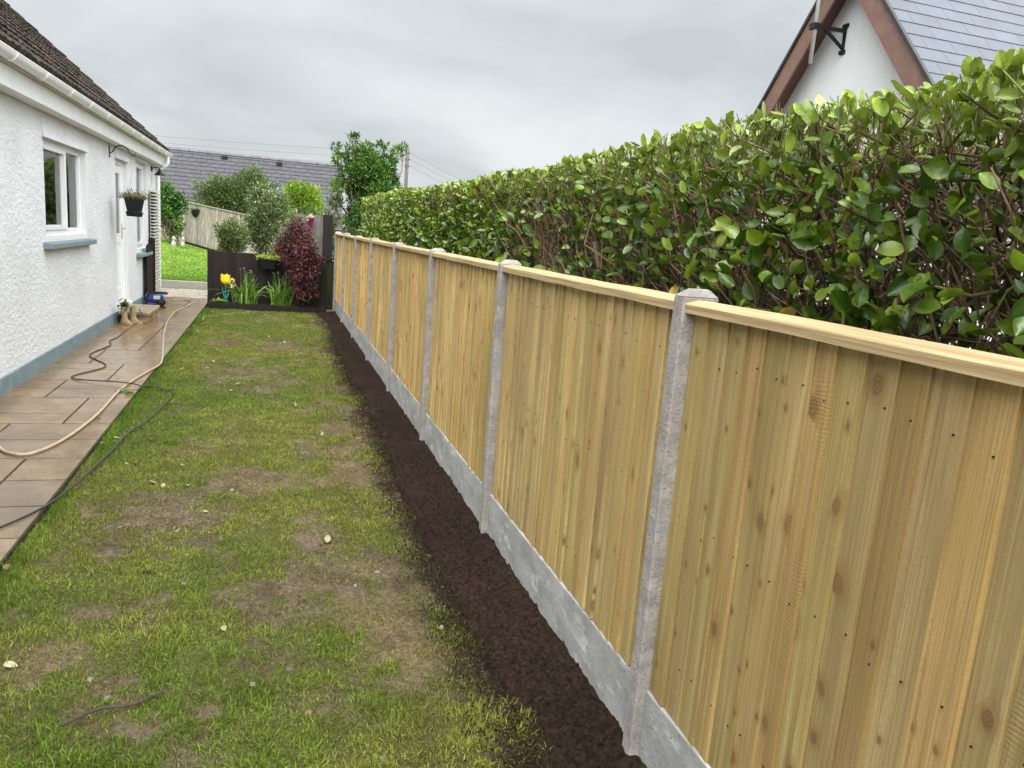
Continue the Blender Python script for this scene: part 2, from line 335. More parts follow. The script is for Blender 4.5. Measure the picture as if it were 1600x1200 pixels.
JOINT = M('dark_wet_joint', (.012, .011, .009), (.03, .027, .022), 12, .5)
GLASS = None
def glass_material():
    m = bpy.data.materials.new('window_glass'); m.use_nodes = True; nt = m.node_tree; nd = nt.nodes; L = nt.links.new; nd.remove(nd['Principled BSDF'])
    t = nd.new('ShaderNodeBsdfTransparent'); t.inputs[0].default_value = (.86, .88, .88, 1); g = nd.new('ShaderNodeBsdfGlossy'); g.inputs['Roughness'].default_value = .02
    f = nd.new('ShaderNodeFresnel'); f.inputs[0].default_value = 1.75; ms = nd.new('ShaderNodeMixShader')
    L(f.outputs[0], ms.inputs[0]); L(t.outputs[0], ms.inputs[1]); L(g.outputs[0], ms.inputs[2]); L(ms.outputs[0], nd['Material Output'].inputs[0]); return m
GLASS = glass_material()
BRASS = M('brass', (.55, .36, .10), (.62, .42, .14), 5, .3, metal=.9)
FABRIC = M('curtain_fabric', (.40, .41, .42), (.52, .53, .54), 5, .9)
INTERIOR = M('room_wall', (.16, .15, .14), (.20, .19, .18), 2, .9)
TERRACOTTA = M('terracotta', (.52, .20, .10), (.60, .26, .14), 8, .7)
CABLE = M('black_rubber', (.018, .02, .02), (.03, .032, .03), 20, .45)
HOSE = M('cream_hose', (.30, .22, .15), (.40, .31, .22), 25, .4)
STONE_TAN = M('tan_stone', (.24, .165, .09), (.36, .26, .15), 16, .75, bump=((50, .006),), c3=(.15, .11, .07), scale3=6)
STONE_TOP = M('tan_slab', (.26, .19, .11), (.36, .28, .17), 12, .35, bump=((70, .003),), c3=(.18, .14, .09), scale3=5)
SLATE = M('wet_slate', (.85, .85, .85), (1.1, 1.1, 1.1), 3, .36, spec=.38, usecol=True)
SLATE_DULL = M('dull_grey_tile', (.8, .8, .8), (1.15, 1.15, 1.15), 6, .7, spec=.25, usecol=True)
RED_BOARD = M('red_brown_paint', (.150, .082, .060), (.195, .108, .080), 7, .5, bump=((40, .002),), c3=(.15, .07, .055), scale3=3, stretch=(1, 1, 1))
FASCIA_DARK = M('dark_roof_edge', (.02, .018, .018), (.035, .03, .03), 8, .7)
GALV = M('galvanised_steel', (.50, .49, .46), (.62, .61, .58), 10, .4, metal=.5)
FAR_TURF = M('far_lawn_turf', (.10, .19, .022), (.175, .275, .04), 2.2, .9, spec=.1, bump=((30, .006),), stretch=(1, 1, 1), c3=(.11, .17, .025), scale3=.7)
EARTH = M('earth', (.05, .042, .026), (.09, .085, .04), 3, .95, bump=((8, .03),))
BRICKS = M('wet_block_paving', (.30, .25, .19), (.46, .40, .32), 11, .2, .4, spec=.6, usecol=True, bump=((50, .004),), scale3=5)
YELLOW = M('yellow_enamel', (.80, .50, .012), (.85, .57, .02), 8, .35)
CREAM = M('cream_slat', (.40, .385, .32), (.50, .48, .41), 9, .7)
TEAL = M('teal_enamel', (.015, .17, .13), (.02, .22, .17), 8, .4)
BLUE_PLASTIC = M('navy_blue_plastic', (.012, .028, .11), (.02, .045, .16), 10, .38)
MAGENTA = M('magenta_plastic', (.11, .004, .035), (.15, .006, .045), 10, .4)
POLE_WOOD = M('pole_timber', (.075, .066, .052), (.12, .105, .085), 4, .9, spec=.1, stretch=(5, 5, .3))
WIRE = M('dark_wire', (.06, .06, .065), None, 5, .6)
PALE_STONE = M('pale_stone', (.26, .24, .195), (.34, .315, .26), 18, .7, bump=((40, .004),))
LITTER = M('dry_leaf', (.8, .8, .8), (1.15, 1.15, 1.15), 40, .55, usecol=True, transl=.15)
PEBBLE = M('pebble', (.75, .75, .75), (1.2, 1.2, 1.2), 40, .65, usecol=True, bump=((80, .004),))

# ------------------------------------------------------------------ ground, lawn, path
FX = 1.202                                     # lawn face of the concrete posts
structure(MB().grid(np.array([[(x, y, -.09) for y in (-60, 400)] for x in (-250, 250)], float)).build('ground', EARTH))

def soil_edge(y): return .885+.035*np.sin(y*1.1)+.10*(fbm(y, y*0+3., 1.6, 3, 5)-.5)+.012*(y-6)*(y > 6)*.5
def cover(x, y):                                # grass cover 0..1 over the worn lawn
    n = fbm(x, y*.8, 3.6, 4, 11)*.62+fbm(x, y*.7, 1.1, 3, 23)*.38+.30*(fbm(x, y, 14, 3, 29)-.5)
    v = n+.035*np.clip((y-3.2)/4, -.9, 1)-.075*sstep(.3, .85, x)+.16*sstep(-.75, -1.2, x)-.035*sstep(-.2, .7, x)*sstep(5.5, 4, y)+.035
    return sstep(.395, .555, v)
def lawn_z(x, y):
    return .028*(fbm(x, y, 1.1, 3, 41)-.5)+.026*(fbm(x, y, 9, 3, 43)-.5)+.034*sstep(.6, .2, cover(x, y))*(fbm(x, y, 20, 4, 47)-.6)-.012
def lawn():
    xs = np.linspace(-1.235, 1.30, 150); ys = np.concatenate([np.linspace(-1.5, 1.6, 50)[:-1], np.linspace(1.6, 6.5, 290)[:-1], np.linspace(6.5, 15.75, 230)])
    X, Y = np.meshgrid(xs, ys, indexing='ij'); Z = lawn_z(X, Y); cv = cover(X, Y)
    soil = np.array([.132, .104, .072]); dark = np.array([.088, .064, .043]); turf = np.array([.075, .080, .024]); straw = np.array([.21, .16, .082])
    m1 = sstep(.3, .7, fbm(X, Y, 9, 4, 51))[..., None]; m2 = sstep(.45, .65, fbm(X, Y, 1.7, 3, 53))[..., None]
    base = soil*(1-m1)+dark*m1; base = base*(1-.35*m2)+straw*.35*m2
    C = base*(1-cv[..., None]*.85)+turf*cv[..., None]*.85
    dirt = sstep(-.26, -.0, X-soil_edge(Y)+.34*(fbm(X, Y, 8, 4, 57)-.5))[..., None]; C = C*(1-dirt*.85)+np.array([.0225, .0158, .0118])*dirt*.9
    structure(MB().grid(np.stack([X, Y, Z], -1), C).build('lawn', LAWN_SOIL, smooth=True))
lawn()

def soil_strip():
    xs = np.linspace(.72, 1.262, 75); ys = np.concatenate([np.linspace(-1.4, 1.7, 60)[:-1], np.linspace(1.7, 7, 460)[:-1], np.linspace(7, 15.8, 330)])
    X, Y = np.meshgrid(xs, ys, indexing='ij')
    e = soil_edge(Y)+.16*(fbm(X, Y, 9, 4, 61)-.5); d = sstep(-.06, .14, X-e)
    h = -.032+.052*d+.016*(fbm(X, Y, 24, 3, 68)-.5)*sstep(-.1, .0, X-e)+d*(.020*(fbm(X, Y, 6, 3, 62)-.5)+.022*(fbm(X, Y, 26, 3, 63)-.5)+.02*np.clip(fbm(X, Y, 45, 2, 64)-.62, 0, 1)*3)
    h += .02*sstep(1.12, 1.24, X)+.02*(fbm(X*0+1, Y, 9, 3, 66)-.5)*sstep(1.1, 1.24, X)
    c = (.8+.5*fbm(X, Y, 3, 3, 65))[..., None]*np.array([1, .95, .93])
    structure(MB().grid(np.stack([X, Y, h], -1), c).build('soil_strip', PEAT, smooth=True))
    # loose crumbs of the same soil
    n = 9000; yy = 1.7+11*rng.random(n)**1.8; xx = soil_edge(yy)+.02-np.abs(rng.normal(0, .09, n))+(rng.random(n) < .35)*rng.random(n)*.36; xx = np.minimum(xx, 1.22)
    r = rng.uniform(.002, .007, n); b = MB()
    ico = np.array([(0, 0, 1), (.9, 0, .2), (.1, .9, .3), (-.8, .1, .1), (0, -.9, .2), (0, 0, -.8)])
    tri = [(0, 1, 2), (0, 2, 3), (0, 3, 4), (0, 4, 1), (5, 2, 1), (5, 3, 2), (5, 4, 3), (5, 1, 4)]
    V = np.stack([xx, yy, .02+r*.2], -1)[:, None]+ico[None]*r[:, None, None]*rng.uniform(.7, 1.3, (n, 6, 3))
    b.add(V, T=(np.array(tri)[None]+(np.arange(n)*6)[:, None, None]).reshape(-1, 3), col=(1.1, 1, .95))
    tag(b.build('soil_crumbs', PEAT), 'loose dark crumbs of peaty soil along the foot of the new fence', 'soil', kind='stuff')
soil_strip()

def blades(b, P, h, w, col, lean=.6):
    n = len(P); a = rng.uniform(0, 2*np.pi, n); t = rng.uniform(0, 2*np.pi, n); ln = np.abs(rng.normal(0, lean, n))+.1
    S = np.stack([np.cos(t), np.sin(t), np.zeros(n)], -1); Dn = np.stack([np.cos(a), np.sin(a), np.zeros(n)], -1); U = np.array([0, 0, 1.])
    hh = h[:, None]; l = ln[:, None]; k = 1/np.sqrt(1+l*l)
    mid = P+hh*k*(.6*U+.35*l*Dn); tip = P+hh*k*(U*.95+1.0*l*Dn)
    V = np.stack([P-S*w[:, None]/2, P+S*w[:, None]/2, mid+S*w[:, None]*.42, mid-S*w[:, None]*.42, tip], 1)
    o = (np.arange(n)*5)[:, None]
    b.add(V, np.array([[0, 1, 2, 3]])+o, np.array([[3, 2, 4]])+o, np.repeat(col, 5, 0))
def grass():
    b = MB(); N = 620000
    y = 1.75+14.0*rng.random(N)**1.75; x = rng.uniform(-1.25, 1.0, N)
    dens = np.clip(1.5*np.power(np.maximum(y, 1.9)/2.2, -.35), .3, 1)
    cv = cover(x, y); tuft = sstep(.44, .62, fbm(x, y, 13, 3, 71)); ed = sstep(.06, -.18, x-soil_edge(y)-.02+.14*(fbm(x, y, 5, 2, 78)-.5))
    keep = rng.random(N) < dens*ed*np.clip(cv*(.42+.58*tuft)+.55*(1-cv)*sstep(.32, .58, fbm(x, y, 9, 3, 75)), 0, 1)*.85
    x, y, tuft, cv = x[keep], y[keep], tuft[keep], cv[keep]; n = len(x)
    lush = sstep(.48, .68, fbm(x, y, 1.6, 3, 73))
    h = (.012+.032*rng.random(n)*(.5+.6*tuft*(.4+.6*lush)))*(1+.2*(cv > .8)); far = np.maximum(1, y/4.2)
    h = h*np.clip(1.1-.03*y, .75, 1.05)
    w = rng.uniform(.0020, .0046, n)*far**.75
    t1 = rng.random(n)[:, None]; yel = (sstep(.45, .62, fbm(x, y, 1.1, 3, 77))*.6+.35*sstep(-.4, .8, x))[:, None]*rng.uniform(.4, 1.2, n)[:, None]
    g = np.array([.088, .145, .018])*(1-t1)+np.array([.185, .255, .035])*t1
    g = g*(1-np.clip(yel, 0, .8))+np.array([.29, .285, .06])*np.clip(yel, 0, .8)
    dry = (rng.random(n) < .08+.50*(1-cv)+.12*yel[:, 0])[:, None]; h = np.where(dry[:, 0], h*.6, h); dc = np.array([.27, .20, .10])*rng.uniform(.35, 1.1, (n, 1))
    g = np.where(dry, dc, g)*rng.uniform(.5, 1.35, (n, 1))
    P = np.stack([x, y, lawn_z(x, y)-.003], -1); lean = np.where(dry[:, 0], 2.2, .8)
    blades(b, P, h, w, g, 1.25)
    # taller fringe along the path edge
    m = 9000; yy = 2.2+13.4*rng.random(m)**1.5; xx = -1.225+np.abs(rng.normal(0, .06, m)); k = fbm(xx, yy, 3, 3, 79) > .42; xx, yy = xx[k], yy[k]; m = len(xx)
    c = np.array([.10, .17, .02])*rng.uniform(.6, 1.4, (m, 1))
    blades(b, np.stack([xx, yy, lawn_z(xx, yy)], -1), rng.uniform(.02, .06, m), rng.uniform(.002, .0035, m)*np.maximum(1, yy/4.2)**.7, c, .7)
    tag(b.build('grass', GRASS), 'short worn green and straw coloured grass growing in patches between path and fence', 'grass', kind='stuff')
grass()

PX0, PX1, PZ = -2.30, -1.226, .03
def path():
    b = MB(); y = 17.25; g = .008
    def slab(x0, x1, y0, y1):
        t = sstep(3.5, 6.5, (y0+y1)/2); tan = np.array([.235, .145, .060]); grey = np.array([.135, .108, .078]); r = rng.random()
        left = sstep(-1.5, -2.2, (x0+x1)/2); f = np.clip(.25+t*(.3+.45*left)+.16*(r-.5), 0, 1)
        c = (tan*f+grey*(1-f))*rng.uniform(.85, 1.06); dz = rng.uniform(-.0007, .0007, 4); e = .004
        V = [(x0+g, y0+g, -.03), (x0+g, y0+g, PZ+dz[0]), (x0+g, y1-g, -.03), (x0+g, y1-g, PZ+dz[1]), (x1-g, y0+g, -.03), (x1-g, y0+g, PZ+dz[2]), (x1-g, y1-g, -.03), (x1-g, y1-g, PZ+dz[3])]
        b.hexa(V, c)
    i = 0
    while y > -1.2:
        H = random.choice((.8, .9, .95)); s = (-1.94, -1.58)[i % 2] if random.random() < .8 else random.choice((-1.94, -1.58, -1.75)); y0 = y-H; i += 1
        for (a, c_), cuts in (((PX0, s), random.choice((1, 2, 2))), ((s, PX1), random.choice((1, 2, 2)))):
            if cuts == 1: slab(a, c_, y0, y)
            elif cuts == 2:
                q = y0+H*random.choice((.36, .5, .64)); slab(a, c_, y0, q); slab(a, c_, q, y)
            else:
                for k in range(3): slab(a, c_, y0+H*k/3, y0+H*(k+1)/3)
        y = y0
    o = wet(PAVING, .40, .10); structure(b.build('path', PAVING, bevel=.003))
    structure(MB().box(PX0, PX1-.004, -1.5, 17.25, -.06, PZ-.016).build('path_bed', JOINT))
path()

def far_ground():
    # block paving beyond the gap, then a kerb and the raised lawn
    b = MB(); x0, x1 = -6., 1.6
    for i in range(14):
        for j in range(36):
            yy = 17.27+i*.145; xx = x0+j*.212+(i % 2)*.106
            c = np.array([1, .97, .92])*rng.uniform(.75, 1.15); b.box(xx+.003, xx+.209, yy+.003, yy+.142, -.04, .024+rng.uniform(-.002, .002), c)
    structure(b.build('block_paving', BRICKS, bevel=.003))
    structure(MB().box(x0, x1+.1, 17.26, 19.34, -.06, .012).build('paving_bed', JOINT))
    k = MB(); k.box(-7, 2.2, 19.34, 19.44, -.05, .205); structure(k.build('lawn_kerb', PALE_STONE, bevel=.012))
    xs = np.linspace(-9, 6, 60); ys = np.linspace(19.445, 34, 60); X, Y = np.meshgrid(xs, ys, indexing='ij')
    sl = np.clip(.26-.245*(X+2.2), .02, .62); Z = .195+(Y-19.44)/11.6*sl
    structure(MB().grid(np.stack([X, Y, Z], -1)).build('far_lawn', FAR_TURF, smooth=True))
    n = 26000; x = rng.uniform(-4.6, -.9, n); y = 19.47+11*rng.random(n)**1.4; z = .195+(y-19.44)/11.6*np.clip(.26-.245*(x+2.2), .02, .62)
    c = np.array([.11, .185, .024])*rng.uniform(.7, 1.35, (n, 1)); g = MB(); blades(g, np.stack([x, y, z], -1), rng.uniform(.02, .05, n), rng.uniform(.008, .014, n), c, .6)
    tag(g.build('far_grass', GRASS), 'bright mown green grass of the raised lawn beyond the gateway', 'grass', kind='stuff')
    structure(MB().grid(np.stack(np.broadcast_arrays(np.linspace(-1.2, 1.15, 30)[:, None], np.linspace(15.76, 16.25, 12)[None, :], .085+.03*rng.random((30, 12))), -1)).build('flower_bed', PEAT, smooth=True))
far_ground()

# ------------------------------------------------------------------ the new timber and concrete fence
def new_fence():
    t = thing('timber_fence', 'new pale pine board fence with concrete posts and gravel boards along the lawn', 'fence', (FX, 2., 0))
    Y0, DY = 2.087, 1.983
    for i in range(-1, 8):
        y = Y0+DY*i; b = MB(); w = .031; j = rng.normal(0, .004, 2)
        zt = 1.612+rng.normal(0, .004)
        # square post with a low weathered top
        b.box(FX, FX+.125, y-w, y+w, -.3, zt)
        b.add([(FX, y-w, zt), (FX+.125, y-w, zt), (FX+.125, y+w, zt), (FX, y+w, zt), (FX+.035, y-.012, zt+.024), (FX+.10, y-.012, zt+.024), (FX+.10, y+.012, zt+.024), (FX+.035, y+.012, zt+.024)],
              [(0, 1, 5, 4), (1, 2, 6, 5), (2, 3, 7, 6), (3, 0, 4, 7), (4, 5, 6, 7)])
        b.build('concrete_post', CONC_POST, t, bevel=.006)
    for i in range(-1, 7):
        ya, yb = Y0+DY*i+.031, Y0+DY*(i+1)-.031
        # the gravel board
        g = MB(); n = 26; g.box(1.236, 1.280, ya, yb, -.15, .282+rng.normal(0, .003)); g.build('gravel_board', CONC_BOARD, t, bevel=.005)
        b = MB(); n = 21; W = (yb-ya)/n; dk = .0
        warm = rng.uniform(-.03, .03); y = ya; ws = W*rng.uniform(.82, 1.18, n); ws *= (yb-ya)/ws.sum()
        for k in range(n):
            y0, y1 = y, y+ws[k]; y = y1; th = rng.uniform(.009, .019); tn = rng.uniform(.002, .006); lean = rng.normal(0, .0025); zb = .284+rng.uniform(-.004, .006)
            r = rng.random(); v = rng.uniform(.84, 1.12)
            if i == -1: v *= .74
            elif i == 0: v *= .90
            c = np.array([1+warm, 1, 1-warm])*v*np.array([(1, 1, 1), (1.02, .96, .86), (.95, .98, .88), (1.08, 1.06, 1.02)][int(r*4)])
            xp = 1.252; ov = min(.016, yb-y1)
            # feather-edge section, thick edge towards the near end
            s_ = [(xp, y0), (xp-th, y0), (xp-th+.0005, y0+.006), (xp-tn, y1+ov), (xp, y1+ov)]
            zz = np.linspace(zb, 1.577, 9); wv = np.cumsum(rng.normal(0, .0006, 9))
            V = np.array([[(x_, min(max(y_+lean*(z_-.9)+wv[q], ya), yb), z_) for x_, y_ in s_] for q, z_ in enumerate(zz)])
            i_, j_ = np.meshgrid(np.arange(8), np.arange(4), indexing='ij')
            b.add(V.reshape(-1, 3), np.stack([i_*5+j_, i_*5+j_+1, (i_+1)*5+j_+1, (i_+1)*5+j_], -1), [(0, 1, 2), (0, 2, 3), (0, 3, 4)], c, k=rng.random())
            kk = rng.random(); b.K[-1] = np.full(45, kk)
            ed = rng.uniform(1.08, 1.28)*np.array([1.03, 1, .86]); E_ = V[:, 1:3].copy(); E_[:, :, 0] -= .0003; E_[:, :, 1] -= .0003; b.grid(E_[::-1], c*ed, k=kk)  # edge tint: paler fresh-sawn wood, plus caught light put into the colour
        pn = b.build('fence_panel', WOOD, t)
        # dark nail heads along the hidden rails
        nb = MB(); yy = ya; 
        for k in range(n):
            yc = ya+ws[:k].sum()+ws[k]*.35
            for z in (.47, .93, 1.45):
                q = rng.normal(0, .012, 2); nb.lathe([(0, .0), (.0022, 0), (.0024, .002), (.0022, .0035)], (0, 0, 0), 7); V = nb.V[-1].copy()
                nb.V[-1] = np.stack([1.2435+rng.uniform(-.001, 0)-V[:, 2]*0.0+V[:, 2]-.0045, yc+q[0]+V[:, 0], z+q[1]+V[:, 1]], -1)
        nb.build('nail', BLACK_IRON, pn)['kind'] = 'stuff'
        # capping rail with a weathered slope
        c = MB(); v = rng.uniform(.80, .94); zt = 1.606+rng.normal(0, .003); m = 14; yy = np.linspace(ya-.012, yb+.012, m)
        sec = [(1.212, 1.573), (1.210, zt-.005), (1.213, zt-.001), (1.250, zt+.009), (1.286, zt+.009), (1.288, 1.573)]
        sg = rng.normal(0, .0012, m)
        V = np.array([[(x_, y_, z_+sg[q]) for x_, z_ in sec] for q, y_ in enumerate(yy)]); i_, j_ = np.meshgrid(np.arange(m-1), np.arange(6), indexing='ij')
        # turn the grain along the rail by swapping the lookup through its own object rotation
        c.add(V.reshape(-1, 3), np.stack([i_*6+j_, (i_+1)*6+j_, (i_+1)*6+(j_+1) % 6, i_*6+(j_+1) % 6], -1), [(0, 1, 2), (0, 2, 3), (0, 3, 4), (0, 4, 5)]+[((m-1)*6, (m-1)*6+a+1, (m-1)*6+a) for a in (1, 2, 3, 4)], np.array([1.02, .98, .93])*v, k=rng.random())
        c.build('capping_rail', WOOD_RAIL, pn)
def rail_material():
    m = M('rail_pine', (.36, .265, .135), (.54, .425, .245), 2.2, .75, spec=.25, usecol=True, stretch=(30, 1.2, 60), bump=((2.2, .002),), c3=(.30, .20, .10), scale3=.5, thr3=(.52, .68))
    nt = m.node_tree; nd = nt.nodes; L = nt.links.new
    tc = nd.new('ShaderNodeTexCoord'); mp = nd.new('ShaderNodeMapping'); mp.inputs['Scale'].default_value = (8, 4.5, 11); L(tc.outputs['Object'], mp.inputs[0])
    v = nd.new('ShaderNodeTexVoronoi'); v.inputs['Scale'].default_value = 1; L(mp.outputs[0], v.inputs[0]); s = nd.new('ShaderNodeSeparateColor'); L(v.outputs['Color'], s.inputs[0])
    a = nd.new('ShaderNodeMapRange'); a.inputs[1].default_value = .16; a.inputs[2].default_value = .07; L(v.outputs['Distance'], a.inputs[0])
    g = nd.new('ShaderNodeMath'); g.operation = 'GREATER_THAN'; g.inputs[1].default_value = .8; L(s.outputs[0], g.inputs[0])
    q = nd.new('ShaderNodeMath'); q.operation = 'MULTIPLY'; L(a.outputs[0], q.inputs[0]); L(g.outputs[0], q.inputs[1])
    p = nd['Principled BSDF']; src = p.inputs['Base Color'].links[0].from_socket
    mx = nd.new('ShaderNodeMix'); mx.data_type = 'RGBA'; L(q.outputs[0], mx.inputs['Factor']); L(src, mx.inputs['A']); mx.inputs['B'].default_value = (.20, .09, .045, 1); L(mx.outputs['Result'], p.inputs['Base Color'])
    return m
WOOD_RAIL = rail_material()
new_fence()

# ------------------------------------------------------------------ hedge behind the fence
def hedge():
    t = thing('hedge', 'long clipped glossy green hedge with bare brown stems behind the new fence', 'hedge', (2.0, 7., 0))
    Y1 = 14.6
    def topz(x, y): return 2.20+.085*sstep(6.5, 13, y)+.07*(fbm(x, y, 1.3, 3, 81)-.5)
    def frontx(y, z): return 1.60+.14*(fbm(y, z, 1.5, 3, 83)-.5)-.04*sstep(.9, 2., z)-.05*sstep(4, 1.5, y)
    # stems
    b = MB(); n = 150; y = .2+14.2*rng.random(n)**1.35; x = rng.uniform(1.85, 2.3, n)
    A = np.stack([x, y, np.full(n, -.1)], -1); B = np.stack([x+rng.normal(0, .12, n), y+rng.normal(0, .18, n), rng.uniform(1.5, 2.1, n)], -1)
    bark = np.array([.16, .12, .078])
    b.sticks(A, B, rng.uniform(.014, .032, n), rng.uniform(.006, .012, n), .06, 6, 7, bark*rng.uniform(.6, 1.3, (n, 1)))
    n = 11500; y = .15+9.5*rng.random(n)**1.5; z = rng.uniform(.8, 2.05, n); x = 1.64+.85*rng.random(n)**1.1
    A = np.stack([x, y, z], -1); d = np.stack([rng.normal(-.25, .45, n), rng.normal(0, .45, n), rng.uniform(.15, 1.1, n)], -1); L = rng.uniform(.12, .5, n)
    B = A+nrm(d)*L[:, None]; B[:, 2] = np.minimum(B[:, 2], topz(B[:, 0], B[:, 1])+.0); B[:, 0] = np.maximum(B[:, 0], frontx(B[:, 1], B[:, 2])-.02)
    b.sticks(A, B, rng.uniform(.003, .0075, n), rng.uniform(.0015, .003, n), .09, 4, 4, np.array([.14, .092, .05])*rng.uniform(.3, 1.6, (n, 1)))
    # upright clipped shoots along the crest
    n = 6000; y = .15+14.3*rng.random(n)**1.4; x = frontx(y, 2.2+0*y)+.75*rng.random(n)**1.3; zt = topz(x, y)+rng.normal(0, .014, n); l = rng.uniform(.04, .15, n)
    A = np.stack([x, y, zt-l], -1); B = np.stack([x+rng.normal(0, .02, n), y+rng.normal(0, .025, n), zt], -1)
    c = np.array([.14, .10, .05])*(1-(u := rng.random((n, 1))))+np.array([.17, .19, .05])*u
    b.sticks(A, B, rng.uniform(.0016, .003, n)*np.maximum(1, y/5)**.5, .002, .05, 4, 3, c*rng.uniform(.6, 1.2, (n, 1)))
    b.build('branches', TWIG, t, smooth=True)
    # leaves
    f = MB()
    def put(P, out, n, size, col, up=.35):
        d = out*rng.uniform(.1, 1, (n, 1))+rng.normal(0, .55, (n, 3))+np.array([0, 0, up]); N = out*.9+np.array([0, 0, .7])+rng.normal(0, .6, (n, 3))
        f.leaves(P, d, N, size, size*rng.uniform(.55, .80, n), col, .3, curl=.2)
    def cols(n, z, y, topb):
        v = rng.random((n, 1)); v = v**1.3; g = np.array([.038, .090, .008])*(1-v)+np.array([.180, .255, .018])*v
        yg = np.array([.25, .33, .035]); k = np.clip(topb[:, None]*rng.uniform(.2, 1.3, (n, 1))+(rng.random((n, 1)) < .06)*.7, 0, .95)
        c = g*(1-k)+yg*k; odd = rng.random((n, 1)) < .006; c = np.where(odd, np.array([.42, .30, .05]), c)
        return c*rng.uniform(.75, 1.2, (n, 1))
    N = 62000                                    # face towards the lawn
    y = .15+14.4*rng.random(N)**1.15; z = .95+1.3*rng.random(N); tz = topz(1.65+0*y, y); z = np.minimum(z, tz-.01*rng.random(N))
    near = sstep(7.2, 4.6, y); hole = sstep(.40, .60, fbm(y, z, 1.7, 3, 85)); hi = sstep(1.72, 2.1, z)
    bare = np.exp(-((y-4.6)/.45)**2)*sstep(2.1, 1.75, z)
    pr = (1-near)*(.55+.25*hole)+near*(.085+.15*hole+.24*hi)*(.70+.30*sstep(.8, 2.6, y)); pr *= 1-.75*bare
    k = rng.random(N) < pr; y, z, hi = y[k], z[k], hi[k]; n = len(y)
    dep = np.abs(rng.normal(0, .10, n))*(1+near[k]*.4); x = frontx(y, z)+dep
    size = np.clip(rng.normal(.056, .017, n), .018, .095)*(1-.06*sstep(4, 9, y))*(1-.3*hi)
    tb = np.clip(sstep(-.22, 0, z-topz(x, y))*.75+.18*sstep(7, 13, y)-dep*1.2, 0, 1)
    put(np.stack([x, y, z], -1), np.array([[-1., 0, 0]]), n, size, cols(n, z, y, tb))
    n = 12000                                   # crest
    y = .15+14.4*rng.random(n)**1.35; x = frontx(y, 2.2+0*y)+.85*rng.random(n)**1.4; zz = topz(x, y)-np.abs(rng.normal(0, .07, n))-.005
    nearc = sstep(6.5, 4, y); k = rng.random(n) < 1-.55*nearc; x, y, zz = x[k], y[k], zz[k]; n = len(x)
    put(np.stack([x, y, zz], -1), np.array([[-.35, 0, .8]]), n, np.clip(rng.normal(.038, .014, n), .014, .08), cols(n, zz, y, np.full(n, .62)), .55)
    n = 3000                                    # the squared far end
    z = rng.uniform(.5, 2.3, n); x = 1.58+.9*rng.random(n); y = Y1+rng.normal(0, .05, n)
    put(np.stack([x, y, z], -1), np.array([[0, 1., 0]]), n, rng.uniform(.04, .065, n), cols(n, z, y, np.full(n, .2)))
    n = 26000                                   # inside and the far side
    y = .1+14.4*rng.random(n)**1.1; z = .4+1.8*rng.random(n); x = np.where(rng.random(n) < .5, 1.8+.7*rng.random(n), 2.45+rng.normal(0, .07, n))
    k = rng.random(n) < np.where(y < 6.5, np.where(x > 2.1, 1., .25), 1); x, y, z = x[k], y[k], z[k]; n = len(x)
    put(np.stack([x, y, z], -1), np.array([[-.4, 0, .3]]), n, rng.uniform(.05, .08, n), cols(n, z, y, np.zeros(n))*.55)  # inner leaves dimmed: the hedge's inside shade is put into their colour
    f.build('foliage', LEAF_GLOSS, t, smooth=True)
hedge()

